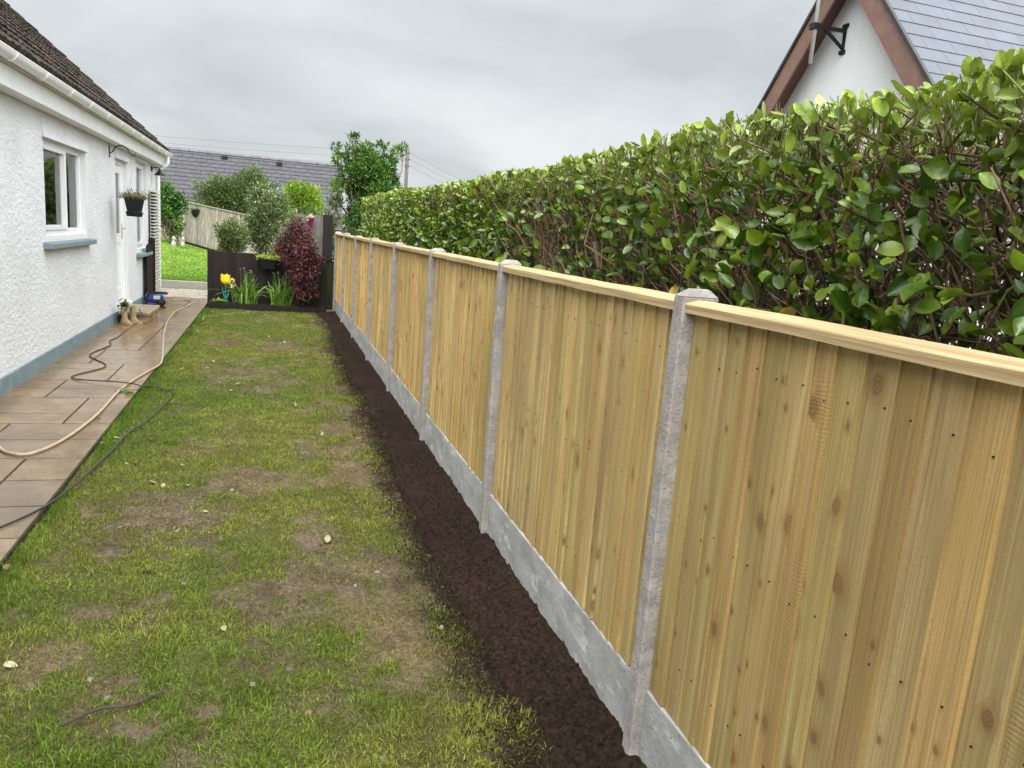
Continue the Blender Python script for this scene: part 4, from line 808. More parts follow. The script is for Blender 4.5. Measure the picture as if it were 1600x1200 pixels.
# ------------------------------------------------------------------ foot of the garden: low dark fence, bed, plants
def boards(b, x0, x1, y, z0, z1, w, th=.02, jit=.006, cr=(.75, 1.2), slope=0.):
    n = max(1, int(round((x1-x0)/w))); w = (x1-x0)/n
    for k in range(n):
        a = x0+k*w; c = np.array([1, 1, 1])*rng.uniform(*cr); q = rng.uniform(0, jit); zt = z1+slope*(a-x0)
        q += .007*(k % 2); b.box(a-.004, a+w+.004, y-q, y+th-q, z0, zt+rng.normal(0, jit*.6), c)
def garden_end():
    t = thing('low_fence', 'low dark brown board fence with a green stained right section behind the flowers', 'fence', (0, 16.2, 0))
    b = MB(); boards(b, -1.13, .18, 16.2, .05, 1.075, .145); b.build('board_panel', DARK_TIMBER, t, bevel=.003)
    b = MB(); boards(b, .26, 1.235, 16.2, .05, 1.03, .145); o = b.build('board_panel', GREEN_TIMBER, t, bevel=.003); o['label'] = 'dark board panel stained green with algae'
    for x in (-1.175, .22): MB().box(x-.045, x+.045, 16.17, 16.26, 0, 1.11 if x < 0 else 1.06).build('post', DARK_TIMBER, t, bevel=.006)
    b = MB(); b.box(.24, 1.24, 16.165, 16.25, 1.045, 1.072); b.build('capping_rail', DARK_TIMBER, t, bevel=.004)
    t = thing('weathered_fence', 'tall weathered grey board fence end with a dark brown post', 'fence', (.8, 16.6, 0))
    b = MB(); boards(b, .50, 1.0, 16.62, .05, 1.93, .125, cr=(.28, .48)); b.build('board_panel', GREY_TIMBER, t, bevel=.003)
    MB().box(1.003, 1.2, 16.54, 16.66, 0, 1.965).build('post', DARK_TIMBER, t, bevel=.006)
    o = MB(); o.box(-1.17, 1.06, 15.70, 15.755, -.05, .105); tag(o.build('edging_board', DARK_TIMBER, loc=(-.05, 15.7, 0), bevel=.005), 'low dark timber edging board along the front of the flower bed', 'edging')
    # black trough planter on the fence
    t = thing('fence_planter', 'black trough planter of yellow green foliage hooked on the low dark fence', 'planter', (-.08, 16.06, .8))
    MB().lathe([(0, .80), (.135, .80), (.20, .985), (.21, .985), (.21, 1.0), (.19, 1.0), (.17, .96), (0, .96)], (-.08, 16.03, 0), 36, sx=1, sy=.62, sq=.6).build('trough', BLACK_PLASTIC, t)
    f = MB(); n = 500; P = np.stack([-.08+rng.uniform(-.2, .2, n), 16.03+rng.uniform(-.11, .11, n), .985+.05*rng.random(n)], -1); d = rng.normal(0, .6, (n, 3))+np.array([0, -.1, .8]); u = rng.random((n, 1))
    f.leaves(P, d, np.tile([0, -.3, 1.], (n, 1)), rng.uniform(.035, .065, n), .028, np.array([.14, .24, .02])*(1-u)+np.array([.38, .42, .03])*u, .2); f.build('plant', LEAF, t)
    # tulip ornament
    t = thing('tulip_ornament', 'bright yellow tulip garden ornament on teal stems in the flower bed', 'garden ornament', (-.86, 15.9, .09))
    b = MB(); c = (-.87, 15.9); m = 36; th = np.arange(m+1)*2*np.pi/m; rows = []
    for z, r in ((.462, .012), (.475, .05), (.51, .082), (.56, .092), (.61, .088), (.645, .09)):
        zz = z+(.030*np.abs(((th/(2*np.pi)*5) % 1)-.5)*2-.01 if z > .63 else 0*th); rows.append(np.stack([c[0]+r*np.cos(th), c[1]+r*np.sin(th)*.55, zz], -1))
    V = np.array(rows); b.grid(V[:, ::-1]); V2 = V.copy(); V2[..., 0] = c[0]+(V2[..., 0]-c[0])*.93; V2[..., 1] = c[1]+(V2[..., 1]-c[1])*.93; b.grid(V2); b.build('flower_cup', YELLOW, t, smooth=True)
    s = MB(); s.tube([(-.87, 15.9, .47), (-.865, 15.9, .3), (-.86, 15.9, .06)], .008, 8)
    s.build('stem', TEAL, t)
    l = MB()
    for dx in (-.07, .075): 
        l.leaves(np.array([[-.86, 15.9, .12]]), np.array([[dx, 0, .30]]), np.array([[0, -1., .1]]), .33, .035, np.array([[1, 1, 1.]]), .2, 'lance')
    l.build('leaf', TEAL, t)
    # strap-leaved clumps
    def clump(cx, cy, n, hmax, label, grp):
        t = thing('iris_clump', label, 'plant', (cx, cy, .09), grp); b = MB()
        for k in range(n):
            a = rng.uniform(0, 6.28); h = hmax*rng.uniform(.55, 1.0); lean = abs(rng.normal(.42, .30)); w = rng.uniform(.020, .034); bx, by = cx+rng.normal(0, .09), cy+rng.normal(0, .05)
            s = np.linspace(0, 1, 9); out = lean*h*(s**1.7)*1.3; up = h*(s-lean*.75*s**2.6)
            d = np.array([np.cos(a), .6*np.sin(a), 0]); sd = nrm(np.array([-np.sin(a), np.cos(a), 0])+.8*rng.normal(size=3)*np.array([1, 1, 0])); ww = w*np.array([.7, .9, 1, 1, .95, .85, .65, .4, .05])
            P = np.array([bx, by, .08])+d*out[:, None]+np.array([0, 0, 1.])*up[:, None]
            V = np.stack([P-sd*ww[:, None]/2, P+np.array([0, 0, -.003]), P+sd*ww[:, None]/2], 1); b.grid(V, np.array([.11, .205, .028])*rng.uniform(.55, 1.7))
        b.build('leaves', LEAF_GLOSS, t, smooth=True)
        m = 9
        for k in range(m):
            p = np.array([cx+rng.normal(.02, .12), cy-.02+rng.normal(0, .05), .09+hmax*rng.uniform(.8, 1.0)])
            f, st = MB(), MB(); st.tube([(p[0]*.6+cx*.4, cy, .1), (p[0], p[1], p[2])], .003, 5, np.array([.10, .15, .04])); so = st.build('flower_stalk', LEAF, t)
            for q in range(6): f.leaves(p[None], np.array([[np.cos(q), np.sin(q), .3]]), np.array([[0, 0, 1.]]), .02, .016, np.array([[.75, .62, .35]]), .1, 'dia')
            f.build('flower', LEAF, so)
    clump(-.48, 15.9, 95, .72, 'upright strap leaved clump between the yellow tulip and the black trough', 'strap leaved clumps in the bed')
    clump(.17, 15.88, 90, .70, 'arching strap leaved clump in front of the dark red maple', 'strap leaved clumps in the bed')
    t = thing('primrose', 'low light green leafy plant at the foot of the yellow tulip', 'plant', (-.98, 15.88, .09)); b = MB(); n = 80
    P = np.array([-.98, 15.88, .10])+rng.normal(0, .035, (n, 3))*np.array([1.6, 1, .3]); d = rng.normal(0, 1, (n, 3)); d[:, 2] = .35; b.leaves(P, d, np.tile([0, 0, 1.], (n, 1)), rng.uniform(.06, .13, n), .045, np.array([.14, .25, .035])*rng.uniform(.6, 1.3, (n, 1)), .2); b.build('leaves', LEAF, t, smooth=True)
    # small creamy flowers by the tulip
    t = thing('narcissus', 'small cream and yellow flowers on thin stems right of the tulip', 'plant', (-.74, 15.9, .09))
    for k in range(16):
        st, f = MB(), MB(); p = np.array([-.74+rng.normal(0, .045), 15.9+rng.normal(0, .03), .46+rng.uniform(-.06, .12)]); st.tube([(-.73, 15.9, .08), p*.5+np.array([-.73, 15.9, .08])*.5+np.array([.01, 0, .03]), p], .0035, 5, (.10, .17, .04))
        for q in range(6): f.leaves(p[None], np.array([[np.cos(q*1.05), -.3, np.sin(q*1.05)]]), np.array([[0, -1., 0]]), .024, .018, np.array([[.78, .66, .22]]), .1, 'dia')
        f.build('flower', LEAF, st.build('stem', LEAF, t))
    # magenta pot on the tall fence
    t = thing('wall_pot', 'small magenta cone pot with pale flowers hung on the weathered fence', 'plant pot', (.74, 16.5, 1.7))
    MB().lathe([(0, 1.67), (.035, 1.67), (.075, 1.86), (.08, 1.86), (.08, 1.875), (.07, 1.875), (0, 1.84)], (.74, 16.51, 0), 20).build('pot', MAGENTA, t, smooth=False)
    
    for k in range(14):
        p = np.array([.73, 16.48, 1.895])+rng.normal(0, .035, 3); an = np.arange(5)*1.26; c = np.array([.50, .44, .50]) if k % 2 else np.array([.35, .36, .06]); f = MB()
        f.leaves(np.tile(p, (5, 1)), np.stack([np.cos(an), 0*an-.4, np.sin(an)], -1), np.tile([0, -1., .3], (5, 1)), .03, .022, c, .15, 'dia'); f.build('flower', LEAF, t)
garden_end()

# ------------------------------------------------------------------ shrubs and trees
def shrub(name, label, cat, base, clumps, nleaf, size, asp, pal, shape='lance', trunk=(.10, .075, .05), mat=None, group=None, sig=.5, tw=1., up=.4, droop=0.):
    """clumps: (x,y,z,r) balls of leaves; limbs run from the base to each of them"""
    t = thing(name, label, cat, base, group); C = np.array(clumps, float); f = MB(); w = C[:, 3]**2; w = w/w.sum(); k = rng.choice(len(C), nleaf, p=w)
    d = nrm(rng.normal(size=(nleaf, 3))); rad = C[k, 3]*(1-.55*rng.random(nleaf)**1.6)*(1+.22*rng.normal(size=nleaf)*sig); P = C[k, :3]+d*rad[:, None]*np.array([1, 1, .95])
    P[:, 2] = np.maximum(P[:, 2], base[2]+.02); D = d+rng.normal(0, .6, (nleaf, 3))+np.array([0, 0, up-droop]); N = d*.6+np.array([0, 0, .8])+rng.normal(0, .5, (nleaf, 3))
    u = rng.random((nleaf, 1)); pal = np.array(pal, float); ci = rng.integers(0, len(pal), len(C))[k]; pick = np.where(rng.random(nleaf) < .55, ci, rng.integers(0, len(pal), nleaf))
    L = size*rng.uniform(.6, 1.3, nleaf); f.leaves(P, D, N, L, L*asp, pal[pick]*(.7+.6*u), .2, shape); f.build('crown', mat or LEAF, t, smooth=(shape == 'oval'))
    b = MB(); m = len(C); A = np.tile(np.array(base, float), (m, 1))+rng.normal(0, .05, (m, 3))*np.array([1, 1, 0]); b.sticks(A, C[:, :3], .018*tw*np.ones(m), .006*tw, .06, 6, 7, np.array(trunk)*rng.uniform(.7, 1.3, (m, 1)))
    q = min(600, nleaf//6); kk = rng.integers(0, nleaf, q); b.sticks(C[k[kk], :3], P[kk], .005*tw, .002, .06, 4, 3, np.array(trunk)*rng.uniform(.6, 1.3, (q, 1))); b.build('trunk', TWIG, t, smooth=True); return t
def ball(c, r, n, rr, sq=1.0):
    d = nrm(rng.normal(size=(n, 3))); s = rng.random(n)**(1/2.2); p = np.array(c)+d*s[:, None]*np.array(r)*sq; return [(x, y, z, rng.uniform(*rr)) for x, y, z in p]
shrub('maple_tree', 'dark red leaved Japanese maple in front of the low dark fence', 'tree', (.50, 15.9, .08), [(.46, 15.85, 1.70, .15), (.36, 15.8, 1.52, .17), (.60, 15.8, 1.50, .19), (.24, 15.8, 1.30, .17), (.50, 15.72, 1.30, .22), (.72, 15.8, 1.25, .19), (.82, 15.8, 1.05, .15), (.58, 15.7, 1.05, .2), (.34, 15.75, 1.05, .17), (.72, 15.72, .85, .17), (.5, 15.7, .80, .19), (.66, 15.72, .60, .18), (.56, 15.72, .42, .17), (.78, 15.76, .42, .12), (.14, 15.8, 1.22, .10)], 6500, .062, .38,
      [(.085, .016, .022), (.060, .013, .020), (.12, .028, .028), (.045, .012, .018), (.15, .05, .035)], trunk=(.06, .04, .035), up=.0, droop=.3, sig=1.1)
shrub('small_bush', 'small yellowish green bush rising over the left end of the low dark fence', 'shrub', (-.85, 17.7, 0), ball((-.84, 17.7, 1.30), (.32, .25, .38), 20, (.12, .2)), 4300, .055, .5, [(.06, .11, .018), (.09, .15, .02), (.14, .17, .025), (.045, .085, .016), (.20, .17, .04)])
shrub('variegated_shrub', 'tall loose shrub with pale cream edged leaves behind the low dark fence', 'shrub', (-.1, 18.1, 0), ball((-.12, 18.1, 1.75), (.42, .35, .62), 30, (.13, .24))+[(-.25, 18, 2.45, .12), (.05, 18.1, 2.5, .1), (.2, 18, 2.3, .12)], 8500, .065, .42, [(.075, .13, .03), (.10, .16, .04), (.055, .10, .022), (.33, .34, .18), (.13, .19, .05)], sig=.9)
shrub('feathery_shrub', 'olive green feathery shrub between the small bush and the red maple', 'shrub', (.12, 17.3, 0), ball((.14, 17.3, 1.15), (.22, .2, .3), 10, (.1, .18)), 2300, .07, .16, [(.13, .15, .05), (.09, .12, .03), (.19, .19, .08)], sig=1.)
shrub('golden_bush', 'bright yellow green bush standing below the grey tiled roof', 'shrub', (.82, 24, .1), ball((.82, 24, 2.30), (.58, .5, .55), 26, (.2, .33)), 9000, .10, .34, [(.22, .33, .025), (.29, .40, .03), (.16, .26, .025), (.11, .19, .02)], up=.9)
shrub('laurel_tree', 'tall dark green shrub tree with ragged shoots at the end of the hedge', 'tree', (2.2, 19.5, 0), ball((2.25, 19.5, 2.35), (.58, .5, .95), 40, (.2, .34))+[(1.55, 19.5, 3.3, .2), (1.43, 19.5, 3.62, .11), (1.85, 19.4, 3.5, .22), (1.82, 19.4, 3.85, .12), (2.25, 19.5, 3.4, .26), (2.15, 19.5, 3.7, .14), (2.65, 19.5, 3.35, .24), (2.9, 19.5, 3.62, .16), (3.05, 19.5, 3.8, .09), (2.85, 19.5, 2.75, .2), (2.95, 19.5, 2.5, .16), (1.5, 19.4, 2.7, .2), (1.45, 19.4, 2.3, .16), (2.5, 19.5, 3.72, .14), (2.0, 19.4, 3.15, .28), (2.45, 19.4, 3.1, .3), (1.75, 19.4, 2.95, .26), (2.7, 19.5, 3.05, .24)], 25000, .105, .40,
      [(.05, .125, .016), (.075, .17, .02), (.035, .085, .014), (.14, .24, .028), (.03, .07, .012)], trunk=(.16, .10, .055), mat=LEAF_GLOSS, tw=1.6, up=.7)
shrub('climber', 'dense dark glossy evergreen climber beside the house corner and grey fence', 'shrub', (-3.3, 29.5, .65), ball((-3.72, 29.6, 2.0), (.62, .4, .72), 34, (.2, .34))+[(-3.3, 29.6, 1.1, .22), (-3.35, 29.6, .8, .16), (-3.25, 29.6, 1.4, .25)], 8000, .11, .55, [(.04, .11, .015), (.06, .15, .018), (.028, .07, .012), (.12, .23, .025)], mat=LEAF_GLOSS)
for c, r, n, lab in (((-2.05, 33.5, 2.5), (.95, .6, .66), 34, 'grey green hedge shrub rising behind the weathered garden fence'), ((-.85, 33.5, 2.8), (.78, .6, .8), 36, 'taller wispy green shrub to the right behind the weathered fence')):
    shrub('garden_shrub', lab, 'shrub', (c[0], c[1], .6), ball(c, r, n, (.26, .42)), 9500, .13, .30, [(.075, .12, .03), (.055, .10, .024), (.10, .15, .035), (.14, .17, .05)], sig=1.1, up=.8, group='shrubs behind the weathered fence')
shrub('low_shrub', 'mixed green shrub filling the gap below the golden bush', 'shrub', (1.0, 20.5, 0), ball((.95, 20.5, 1.75), (.75, .4, .42), 22, (.18, .3)), 5500, .08, .42, [(.07, .12, .022), (.11, .17, .03), (.05, .09, .018), (.26, .28, .12)])
shrub('dark_shrub', 'dark shaded shrub between the weathered fence post and hedge end', 'shrub', (1.7, 17.5, 0), ball((1.62, 17.4, 1.15), (.42, .3, .55), 18, (.14, .24)), 4200, .07, .4, [(.028, .055, .012), (.02, .04, .01), (.05, .08, .016)])

# ------------------------------------------------------------------ weathered garden fence beyond the far lawn
def grey_fence():
    t = thing('garden_fence', 'weathered pale grey board fence sloping down beyond the bright far lawn', 'fence', (-2, 31, .5))
    b = MB(); x = -3.12
    while x < 2.2:
        w = rng.uniform(.085, .105); zt = 2.2-.145*(x+3.12); zb = .69-.235*min(x+3.12, 2.2); b.box(x+.003, x+w-.002, 31-rng.uniform(0, .012), 31.02, zb+.05, zt+rng.normal(0, .01), np.array([.78, .74, .69])*rng.uniform(.7, 1.2)); x += w
    b.build('board_panel', GREY_TIMBER, t)
    b = MB(); b.bar((-3.14, 30.985, 2.215), (2.2, 30.985, 2.215-.145*5.32), .07, .03); b.build('capping_rail', GREY_TIMBER, t)
    b = MB(); b.bar((-3.12, 30.98, .68), (-.9, 30.98, .68-.235*2.22), .03, .16); b.build('gravel_board', DARK_TIMBER, t)
    MB().box(-3.19, -3.12, 30.95, 31.03, .4, 2.27).build('post', GREY_TIMBER, t)
    r = MB(); n = 16
    for k in range(n):
        a = k/n; x0, y0 = -3.2-1.9*a, 30.95-.1*a; r.box(x0-.11, x0-.004, y0-.02, y0, .66+.1*a, 2.0+.2*a, np.array([1.0, .78, .62])*rng.uniform(.7, 1.1))
    o = r.build('return_panel', GREY_TIMBER, t); o['label'] = 'reddish brown board return half hidden by the climber'
    t = thing('wall_basket', 'black half round basket hanging on the weathered grey fence', 'hanging basket', (-2.75, 30.9, 1.7))
    b = MB(); th = np.linspace(np.pi, 2*np.pi, 17); ph = np.linspace(0, np.pi/2, 9)
    V = np.array([[(-2.75+.145*np.cos(a)*np.cos(p), 30.97+.13*np.sin(a)*np.cos(p), 1.93-.27*np.sin(p)) for a in th] for p in ph]); b.grid(V); b.build('basket', BLACK_PLASTIC, t, smooth=True)
    f = MB(); n = 80; P = np.stack([-2.75+rng.uniform(-.13, .13, n), 30.92+rng.uniform(-.05, .04, n), 1.94+.05*rng.random(n)], -1); f.leaves(P, rng.normal(0, .6, (n, 3))+np.array([0, 0, .8]), np.tile([0, -.4, 1.], (n, 1)), .07, .03, np.array([.16, .22, .07])*rng.uniform(.6, 1.5, (n, 1)), .2); f.build('plant', LEAF, t)
    w = MB(); 
    for s in (-1, 1): w.tube([(-2.75+s*.14, 30.95, 1.93), (-2.75, 30.965, 2.14)], .005, 5)
    w.build('hanger', BLACK_IRON, t)
    # small pale garden ornaments (simple sitting animals) under the climber
    for (x, y, s, lab) in ((-3.28, 29.0, 1., 'pale stone upright ornament on the grass under the climber'), (-3.0, 29.1, .8, 'smaller pale stone ornament nearest the grey fence corner')):
        t = thing('garden_ornament', lab, 'garden ornament', (x, y, .62), 'pale ornaments under the climber'); b = MB()
        b.lathe([(0, .60), (.075*s, .60), (.085*s, .66), (.07*s, .75), (.045*s, .83), (.05*s, .87), (.055*s, .91), (.03*s, .96), (0, .97)], (x, y, 0), 16); b.tube([(x, y-.02, .89), (x+.05*s, y-.06, .875), (x+.08*s, y-.07, .87)], [.045*s, .035*s, .02*s], 10); b.tube([(x+.04*s, y-.06, .60), (x+.04*s, y-.05, .76)], .022*s, 8); b.tube([(x-.03*s, y-.07, .60), (x-.02*s, y-.05, .76)], .022*s, 8)
        b.build('body', PALE_STONE, t, smooth=True)
grey_fence()

# ------------------------------------------------------------------ far bungalow with a grey tiled roof
def far_house():
    t = thing('far_bungalow', 'bungalow with a long grey tiled roof rising behind the garden shrubs', 'house', (-3, 41, 0))
    x0, x1, yr, zr, ye, ze = -11., 3.1, 40., 4.72, 36.4, 1.55; b = MB(); nr = 17; L = math.hypot(yr-ye, zr-ze); cy, cz = (yr-ye)/L, (zr-ze)/L; g = L/nr; w = .42
    for i in range(nr):
        off = (i % 2)*w/2; x = x0+off-w
        while x < x1:
            a, c = max(x, x0), min(x+w, x1); x += w
            if c-a < .05: continue
            s0, s1 = i*g, (i+1)*g+.03; v = np.array([.056, .053, .058])*rng.uniform(.9, 1.08); n0 = np.array([0, -cz, cy])
            def pt(x_, s, h): return np.array([x_, ye+cy*s, ze+cz*s])+n0*h
            b.hexa([pt(a+.006, s0, .0), pt(a+.006, s0, .030), pt(a+.006, s1, -.02), pt(a+.006, s1, .004), pt(c-.006, s0, .0), pt(c-.006, s0, .030), pt(c-.006, s1, -.02), pt(c-.006, s1, .004)], v)
    rf = b.build('roof', SLATE_DULL, t)
    u = MB(); u.add([(x0, ye, ze-.03), (x1, ye, ze-.03), (x1, yr, zr-.03), (x0, yr, zr-.03), (x1, 2*yr-ye, ze-.03), (x0, 2*yr-ye, ze-.03)], [(0, 1, 2, 3), (3, 2, 4, 5)]); u.build('roof_deck', FASCIA_DARK, t)
    r = MB()
    for k in range(32):
        a = x0+k*.45; 
        if a+.44 > x1+.02: break
        r.prism([(a, yr-.13, zr-.05), (a, yr-.05, zr+.06), (a, yr+.05, zr+.06), (a, yr+.13, zr-.05)], (.44, 0, 0), np.array([.10, .10, .11])*rng.uniform(.9, 1.1))
    r.build('ridge_tiles', SLATE_DULL, t)
    for x, s in ((-2.24, .915), (.25, .90)):
        v = MB(); y, z = ye+(yr-ye)*s, ze+(zr-ze)*s; v.hexa([(x-.13, y-.10, z+.03), (x-.13, y-.10, z+.13), (x-.13, y+.12, z+.05), (x-.13, y+.12, z+.2), (x+.13, y-.10, z+.03), (x+.13, y-.10, z+.13), (x+.13, y+.12, z+.05), (x+.13, y+.12, z+.2)]); v.build('roof_vent', BLACK_PLASTIC, t)
    wl = MB(); wl.box(x0+.2, x1-.2, ye+.4, 2*yr-ye-.4, 0, ze+.3); wl.prism([(x1-.2, ye+.4, ze+.3), (x1-.2, 2*yr-ye-.4, ze+.3), (x1-.2, yr, zr-.1)], (-.1, 0, 0)); wl.build('wall', WHITE_RENDER, t)
far_house()

def pole_and_wires():
    t = thing('telegraph_pole', 'slim wooden telegraph pole standing behind the hedge', 'pole', (7.95, 49, 0))
    MB().tube([(7.95, 49, -.2), (7.94, 49, 3.5), (7.95, 49, 6.85)], [.13, .12, .10], 14).build('shaft', POLE_WOOD, t, smooth=True)
    b = MB()
    for z in (6.55, 6.15, 5.75):
        b.tube([(7.83, 48.9, z), (8.07, 48.9, z)], .012, 6)
        for s in (-.12, .12): b.lathe([(0, 0), (.025, 0), (.03, .04), (.02, .07), (0, .07)], (7.95+s, 48.9, z), 10)
    b.box(8.08, 8.18, 48.85, 49.0, 4.2, 4.35); b.build('insulator', BLACK_IRON, t)
    for k, z in enumerate((6.6, 6.2, 5.8)):
        for s, end, lab in ((.12, (28., 74, z-2.0), 'running down to the right'), (-.12, (-30, 62, z+.9), 'running level to the left')):
            a = np.array([7.95+s, 48.9, z]); e = np.array(end, float); tt = np.linspace(0, 1, 24)[:, None]; P = a+(e-a)*tt-np.array([0, 0, 1.])*1.0*4*tt*(1-tt)*.55
            tag(MB().tube(P, .007, 5).build('overhead_wire', WIRE, loc=tuple(a)), ('upper', 'middle', 'lower')[k]+' thin overhead wire '+lab+' from the telegraph pole', 'wire', 'overhead wires')
pole_and_wires()

# ------------------------------------------------------------------ neighbour house, upper right
def neighbour():
    X = 7.0; yr, zr, sl = 8.5, 5.62, 1.18; half = 2.75
    t = thing('neighbour_house', 'white gabled house with red brown bargeboards and shiny slate roof behind the hedge', 'house', (X+3, yr, 0))
    w = MB(); zb = zr-.12; ze = zb-sl*2.35
    w.prism([(X, yr-2.35, 0), (X, yr-2.35, ze), (X, yr, zb), (X, yr+2.35, ze), (X, yr+2.35, 0)], (.3, 0, 0)); w.box(X+.3, X+9, yr-2.35, yr-2.1, 0, ze); w.box(X+.3, X+9, yr+2.1, yr+2.35, 0, ze); w.build('wall', WHITE_RENDER, t)
    n = math.hypot(1, sl); ca, sa = 1/n, sl/n
    xb = X-.30
    for s in (-1, 1):                           # bargeboards, soffits
        b = MB(); y1 = yr+s*half; d = .25
        b.prism([(xb, yr, zr), (xb, yr, zr-d*n), (xb, y1, zr-sl*half-d*n), (xb, y1, zr-sl*half)], (.028, 0, 0)); b.build('bargeboard', RED_BOARD, t, bevel=.004)
        q = MB(); q.prism([(xb+.03, yr, zr-.10), (xb+.03, yr, zr-.13), (xb+.03, y1, zr-sl*half-.13), (xb+.03, y1, zr-sl*half-.10)], (.27, 0, 0)); q.build('soffit', RED_SOFFIT, t)
        e = MB(); e.prism([(xb-.03, yr, zr+.065), (xb-.03, yr, zr+.004), (xb-.03, y1-s*0, zr-sl*half+.004), (xb-.03, y1, zr-sl*half+.065)], (.05, 0, 0)); e.build('roof_edge', FASCIA_DARK, t)
    # slates, near slope
    r = MB(); g = .215; L = half*n; ww = .42; k = 0; nrm_ = np.array([0, -sa, ca])
    def pt(x, s, h): return np.array([x, yr-half+ca*s, zr-sl*half+sa*s])+nrm_*(h+.03)
    while k*g < L:
        x = xb+.02-(k % 2)*ww/2
        while x < X+9.3:
            a, c = max(x, xb+.02), x+ww; x += ww
            if c-a < .03: continue
            s0, s1 = k*g, min((k+1)*g+.03, L); lift = .008+rng.uniform(-.0005, .001); v = np.array([.058, .066, .082])*rng.uniform(.9, 1.08)
            r.hexa([pt(a+.002, s0, 0), pt(a+.002, s0, lift), pt(a+.002, s1, -.012), pt(a+.002, s1, .001), pt(c-.002, s0, 0), pt(c-.002, s0, lift), pt(c-.002, s1, -.012), pt(c-.002, s1, .001)], v)
        k += 1
    r.build('slates', SLATE, t)
    u = MB(); u.add([pt(xb+.03, 0, -.02), pt(X+9.3, 0, -.02), pt(X+9.3, L, -.02), pt(xb+.03, L, -.02)], [(0, 1, 2, 3)]); u.add([(xb, yr, zr+.03), (X+9.3, yr, zr+.03), (X+9.3, yr+half, zr+.03-sl*half), (xb, yr+half, zr+.03-sl*half)], [(0, 1, 2, 3)]); u.build('roof_deck', FASCIA_DARK, t)
    # mast on its bracket
    t = thing('mast_bracket', 'black triangular steel bracket holding a pale mast on the white gable', 'bracket', (X, 8.74, 4.6))
    b = MB(); y = 8.74; b.box(X-.022, X, y-.022, y+.022, 4.43, 4.80); b.bar((X-.0, y, 4.72), (X-.50, y, 4.70), .04, .045); b.bar((X-.012, y, 4.50), (X-.33, y, 4.70), .034, .034); b.box(X-.53, X-.42, y-.05, y+.05, 4.665, 4.74); b.build('bracket_arm', BLACK_IRON, t, bevel=.003)
    for z in (4.46, 4.78): 
        q = MB(); q.box(X-.03, X, y-.05, y+.05, z-.022, z+.022); q.build('fixing_foot', BLACK_IRON, t, bevel=.003)
    tag(MB().tube([(X-.475, y, 4.26), (X-.475, y, 6.6)], .026, 14).build('aerial_mast', GALV, loc=(X-.475, y, 4.26), smooth=True), 'pale metal aerial mast clamped in the black bracket before the gable', 'mast')
RED_SOFFIT = M('red_brown_soffit', (.10, .045, .036), (.135, .06, .047), 7, .55)
neighbour()

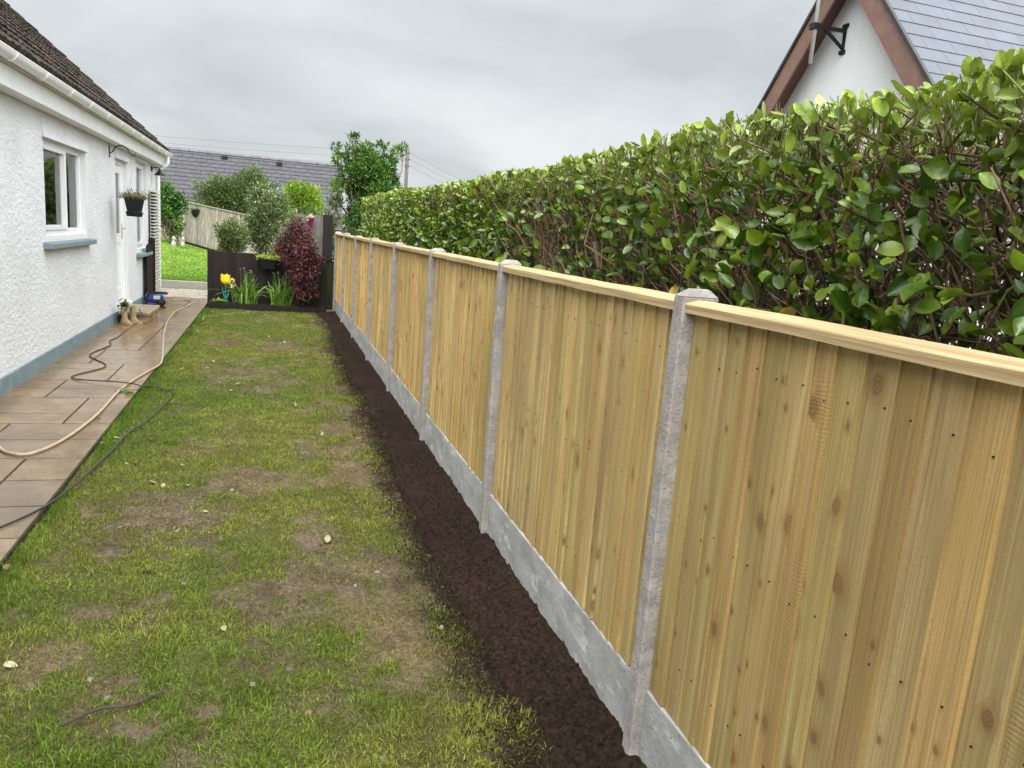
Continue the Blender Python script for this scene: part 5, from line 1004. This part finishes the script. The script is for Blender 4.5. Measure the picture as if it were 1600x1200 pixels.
# ------------------------------------------------------------------ litter on the lawn: leaves and pebbles
def litter():
    cols = [(.29, .245, .12), (.34, .30, .18), (.20, .16, .075), (.18, .11, .045), (.22, .22, .085)]
    protos = []
    for c in cols:
        b = MB(); b.leaves(np.zeros((1, 3)), np.array([[0, 1., .1]]), np.array([[.2, 0, 1.]]), .06, .036, np.array([c]), .22, 'oval', .2); o = b.build('fallen_leaf', LITTER, smooth=True); protos.append(o)
    lab = 'small pale dry leaf lying on the worn lawn'; first = [True]*5
    def put(x, y, k, z=None, label=lab, s=1., grp='fallen leaves on the lawn'):
        o = protos[k] if first[k] else protos[k].copy()
        if first[k]: first[k] = False
        else: COL.objects.link(o)
        o.location = (x, y, (float(lawn_z(np.array(x), np.array(y)))+.016) if z is None else z); o.rotation_euler = (rng.uniform(-.35, .35), rng.uniform(-.35, .35), rng.uniform(0, 6.28)); o.scale = (s, s, s); tag(o, label, 'leaf', grp)
    n = 85; y = 3.0+12.2*rng.random(n)**.9; x = -1.15+1.9*rng.random(n)**1.6
    for a, c in zip(x, y): put(float(a), float(c), int(rng.integers(0, 5)), s=float(rng.uniform(.45, 1.05)))
    for a, c in ((-1.18, 4.6), (-1.19, 4.15), (-1.20, 3.95), (-1.17, 3.75), (-1.19, 4.35), (-1.13, 6.55), (-1.1, 6.7), (-1.15, 6.3)): put(a, c, 3 if c < 5 else 1, label='yellow brown fallen leaf caught along the path edge', s=.8, grp='leaves along the path edge')
    put(-1.205, 6.05, 3, PZ+.006, 'orange brown leaf on the outer edge of a path slab', 1.2, None); put(-1.33, 6.75, 3, PZ+.006, 'dark curled brown leaf lying on the wet path slabs', 1., None)
    for o in COL.objects:
        if o.get('label', '').startswith('dark curled brown'): o.data = o.data.copy(); o.data.color_attributes['col'].data.foreach_set('color', np.tile([.06, .04, .025, 1.], len(o.data.vertices)))
    g = MB(); g.leaves(np.zeros((3, 3)), np.array([[0, 1., .1], [.8, .5, .2], [-.7, .6, .1]]), np.tile([.1, 0, 1.], (3, 1)), .085, .05, np.array([[.10, .16, .03]]*3), .2)
    for i, (x, y, lab_) in enumerate(((-1.38, 8.0, 'green leafy sprig beside the hose on the path'), (-1.27, 7.95, 'green leafy sprig nearest the grass on the path'))):
        o = g.build('leaf_sprig', LEAF, smooth=True); o.location = (x*.98, y*.98, PZ+.006); o.rotation_euler = (0, 0, i*2.); tag(o, lab_, 'sprig', 'green sprigs on the path')
    # pebbles
    pr = []
    for k, c in enumerate(((.17, .13, .10), (.26, .22, .17), (.12, .11, .105), (.21, .12, .075), (.08, .062, .05))):
        b = MB(); th = np.arange(11)*2*np.pi/10; ph = np.linspace(-np.pi/2, np.pi/2, 7); rr = 1+.10*rng.normal(size=(7, 11)); rr[:, -1] = rr[:, 0]; rr[0] = 1; rr[-1] = 1
        V = np.array([[(np.cos(p)*np.cos(a), np.cos(p)*np.sin(a)*.75, np.sin(p)*.5) for a in th] for p in ph])*rr[..., None]*.02; b.grid(V[:, :], np.array(c)); pr.append(b.build('pebble', PEBBLE, smooth=True))
    used = [False]*5; n = 70; y = 1.95+9*rng.random(n)**2.2; x = rng.uniform(-1.1, .8, n)
    for a, c in zip(x, y):
        k = int(rng.integers(0, 5)); o = pr[k] if not used[k] else pr[k].copy()
        if used[k]: COL.objects.link(o)
        used[k] = True; s = float(rng.uniform(.35, 1.)*(1.15 if c < 4 else .9)); o.scale = (s, s, s); o.rotation_euler = (0, 0, rng.uniform(0, 6.28)); o.location = (a, c, float(lawn_z(np.array(a), np.array(c)))-.001)
        tag(o, 'small pebble lying in the worn lawn', 'pebble', 'pebbles in the worn lawn')
litter()
def clods():
    pr = []
    for k in range(4):
        b = MB(); th = np.arange(15)*2*np.pi/14; ph = np.linspace(-np.pi/2, np.pi/2, 9); rr = 1+.16*rng.normal(size=(9, 15)); rr[:, -1] = rr[:, 0]; rr[0] = 1; rr[-1] = 1
        V = np.array([[(np.cos(p)*np.cos(a), np.cos(p)*np.sin(a)*.8, np.sin(p)*.55) for a in th] for p in ph])*rr[..., None]*.025
        b.grid(V, np.array([(.085, .062, .045), (.06, .043, .032), (.12, .095, .07), (.045, .032, .025)][k])); pr.append(b.build('soil_clod', LAWN_SOIL))
    used = [False]*4
    for i in range(46):
        k = i % 4; o = pr[k] if not used[k] else pr[k].copy()
        if used[k]: COL.objects.link(o)
        used[k] = True; y = 2.0+8*random.random()**1.6; x = random.uniform(-.9, .85) if i % 3 else random.uniform(.55, .9); s = random.uniform(.3, .95)
        o.scale = (s, s, s*.8); o.rotation_euler = (0, 0, random.uniform(0, 6.28)); o.location = (x, y, float(lawn_z(np.array(x), np.array(y)))+.002); tag(o, 'small crumbling clod of brown soil on the worn lawn', 'clod', 'soil clods on the lawn')
    P = [(-.66, 2.62, .012), (-.56, 2.68, .02), (-.45, 2.70, .014), (-.36, 2.76, .016)]
    b = MB(); b.tube(spline(P, 5), .006, 6, (.05, .036, .025)); b.tube([P[2], (-.42, 2.75, .02)], .0035, 5, (.05, .036, .025)); tag(b.build('twig', TWIG, loc=P[0]), 'thin dark broken twig lying in the grass near the viewer', 'twig')
clods()
def lawn_crumbs():
    n = 16000; y = 1.8+7.5*rng.random(n)**1.9; x = rng.uniform(-1.15, .95, n); k = rng.random(n) < (1-cover(x, y))*.8+.06; x, y = x[k], y[k]; n = len(x); r = rng.uniform(.0012, .0055, n)*(.6+.4*rng.random(n))
    ico = np.array([(0, 0, 1), (.9, 0, .2), (.1, .9, .3), (-.8, .1, .1), (0, -.9, .2), (0, 0, -.8)]); tri = [(0, 1, 2), (0, 2, 3), (0, 3, 4), (0, 4, 1), (5, 2, 1), (5, 3, 2), (5, 4, 3), (5, 1, 4)]
    V = np.stack([x, y, lawn_z(x, y)+r*.3], -1)[:, None]+ico[None]*r[:, None, None]*rng.uniform(.7, 1.3, (n, 6, 3))
    c = np.repeat(np.array([.125, .093, .064])*rng.uniform(.35, 1.5, (n, 1)), 6, 0)
    tag(MB().add(V, T=(np.array(tri)[None]+(np.arange(n)*6)[:, None, None]).reshape(-1, 3), col=c).build('earth_crumbs', PEBBLE), 'fine brown crumbs of earth on the bare patches of the lawn', 'soil', kind='stuff')
lawn_crumbs()
